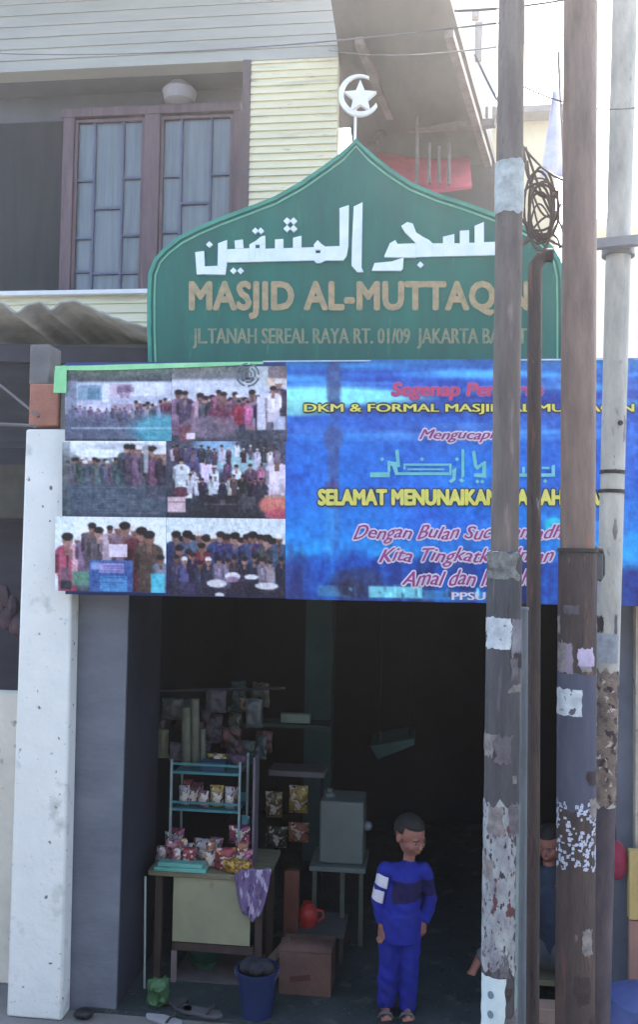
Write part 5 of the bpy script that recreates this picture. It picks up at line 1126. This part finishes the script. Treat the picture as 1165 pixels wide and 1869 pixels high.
kn1, an1 = sp(935, 1722, -.12), atz(868, 1768, .12); kn2, an2 = sp(1040, 1735, -.2), sp(1035, 1815, -.17)
an1 = sp(876, 1750, -.10)
for h_, k_, a_, fd in ((hip2 + Vector((-.04, -.02, 0)), kn1, an1, Vector((-.42, -.8, -.34))), (hip2 + Vector((.04, -.02, 0)), kn2, an2, Vector((0, -1, -.1)))):
    b2.caps(h_, .055, k_, .04); b2.caps(k_, .04, a_, .026); fd.normalize(); b2.caps(a_, .025, a_ + fd * .09, .017)
    sd2 = fd.cross(Vector((0, 0, 1))).normalized()
    for t in range(5): q = a_ + fd * .09 + sd2 * (.016 - .008 * t); b2.caps(q, .0075, q + fd * .02, .006, 8)
remeshed('body', b2, .0046, skin, ch, 2); hair_cap(ch, hc2, R32, .92); face_bits(ch, hc2, R32, .92)
t2 = M(); t2.caps(sp(1006, 1632, .02), .092, sp(1010, 1720, .03), .098); t2.caps(s1, .045, s2, .045); t2.caps(sp(1004, 1600, .01), .055, sp(1004, 1592, .012), .05)
for s_, e_, w_ in ((s1, e1_, w1), (s2, e2_, w2_)): t2.caps(s_, .046, e_, .039); t2.tube([e_, e_.lerp(w_, .8)], [.038, .031], 16)
folds(remeshed('shirt', t2, .007, mat('dark_teal_shirt', lin((46, 62, 84)), lin((34, 48, 68)), scale=6, rough=.9), ch, 5), .006, 20)
t3 = M(); t3.caps(hip2 + Vector((-.03, 0, 0)), .085, hip2 + Vector((.03, 0, 0)), .085)
for h_, k_, a_ in ((hip2 + Vector((-.04, -.02, 0)), kn1, an1), (hip2 + Vector((.04, -.02, 0)), kn2, an2)): t3.caps(h_, .068, k_, .052); t3.tube([k_, k_.lerp(a_, .99)], [.052, .040], 18)
folds(remeshed('trousers', t3, .007, mat('grey_blue_trousers', lin((104, 116, 128)), lin((84, 94, 106)), scale=6, rough=.9), ch, 5), .007, 18)
stl = thing('low_stool', (hip2.x, hip2.y, FZ), 'pale wooden block stool under the seated child', 'stool')
sz_ = hip2.z - .085
M().box(hip2.x - .13, hip2.x + .13, hip2.y - .13, hip2.y + .14, sz_ - .03, sz_).build('seat', wood, stl, bevel=.004)
for a_ in (-1, 1):
    for b_ in (-1, 1): M().box(hip2.x + a_ * .10 - .018, hip2.x + a_ * .10 + .018, hip2.y + .005 + b_ * .10 - .018, hip2.y + .005 + b_ * .10 + .018, FZ, sz_ - .031).build('leg', wood, stl)
o = px_box(985, 1782, 1022, 1810, 4.48, .1).build('beige_block', mat('beige_wood', lin((176, 150, 134)), rough=.8), bevel=.004); o.location.z = FZ; tag(o, 'small beige block on the floor between the poles by the child', 'block')

# ------------------------------------------------------------------ right edge
rbp = at(1130, 1612, 4.3); rb_ = thing('red_bag', (rbp.x, 4.32, rbp.z), 'dark red bag hanging on the blue grey jamb at the right edge', 'bag')
M().sphere((rbp.x - .0, 4.34, rbp.z + .09), .045, .035, .09, 16, 12).build('bag_body', mat('maroon_cloth', lin((150, 44, 74)), lin((120, 36, 60)), scale=9, rough=.8), rb_, jitter=.006)
M().tube([(rbp.x, 4.35, rbp.z + .17), (rbp.x + .005, 4.40, rbp.z + .24), (rbp.x + .005, 4.447, rbp.z + .25)], .004, 6).build('bag_strap', tape, rb_)
yb = thing('yellow_jerrycan', (at(1175, 1690, 4.3).x, 4.34, 0), 'yellow board standing against the cream wall at the right edge', 'board')
px_box(1150, 1556, 1240, 1682, 4.3, .05).build('board_panel', mat('dull_yellow', lin((190, 168, 110)), lin((168, 146, 96)), scale=6), yb, bevel=.004)
px_box(1150, 1683, 1240, 1869, 4.32, .03).build('board_foot', mat('peach_board', lin((170, 130, 116)), lin((140, 110, 104)), scale=6), yb)
yb.name = 'yellow_board'
tp = M(); vs = []; nu, nv = 28, 20; tc_ = at(1175, 1869, 3.95)
for j in range(nv + 1):
    for i in range(nu + 1):
        v = j / nv; q = 2 * math.pi * i / nu
        rr_ = (.17 + .13 * (v ** .7)) * (1 + .10 * math.sin(q * 5 + v * 3) * v)
        z = .50 * (1 - v) ** .8 if j else .50
        vs.append(Vector((tc_.x + .06 + rr_ * (0 if j == 0 else min(1, v * 5)) * math.cos(q), 3.98 + .8 * rr_ * (0 if j == 0 else min(1, v * 5)) * math.sin(q), z + .0)))
tp.add(vs, [(j * (nu + 1) + i, j * (nu + 1) + i + 1, (j + 1) * (nu + 1) + i + 1, (j + 1) * (nu + 1) + i) for j in range(nv) for i in range(nu)])
tag(tp.build('tarpaulin', mat('blue_tarpaulin', lin((72, 88, 142)), lin((52, 66, 118)), scale=5, rough=.6), jitter=.012), 'blue tarpaulin draped in a heap at the lower right corner', 'tarpaulin')

# ------------------------------------------------------------------ scattering volume added to imitate the lens glare
hz = M().box(-25, 25, -25, 25, -1, 8.6).build('glare_haze', None, origin=(0, 0, 0)); tag(hz, kind='stuff')
hm = bpy.data.materials.new('glare_haze_air'); hm.use_nodes = True; n_ = hm.node_tree; n_.nodes.clear()
pv = n_.nodes.new('ShaderNodeVolumePrincipled'); ou = n_.nodes.new('ShaderNodeOutputMaterial')
pv.inputs['Density'].default_value = 0.0058; pv.inputs['Anisotropy'].default_value = 0.78; pv.inputs['Color'].default_value = (0.95, 0.95, 1.0, 1)
n_.links.new(pv.outputs[0], ou.inputs['Volume']); hz.data.materials.append(hm)
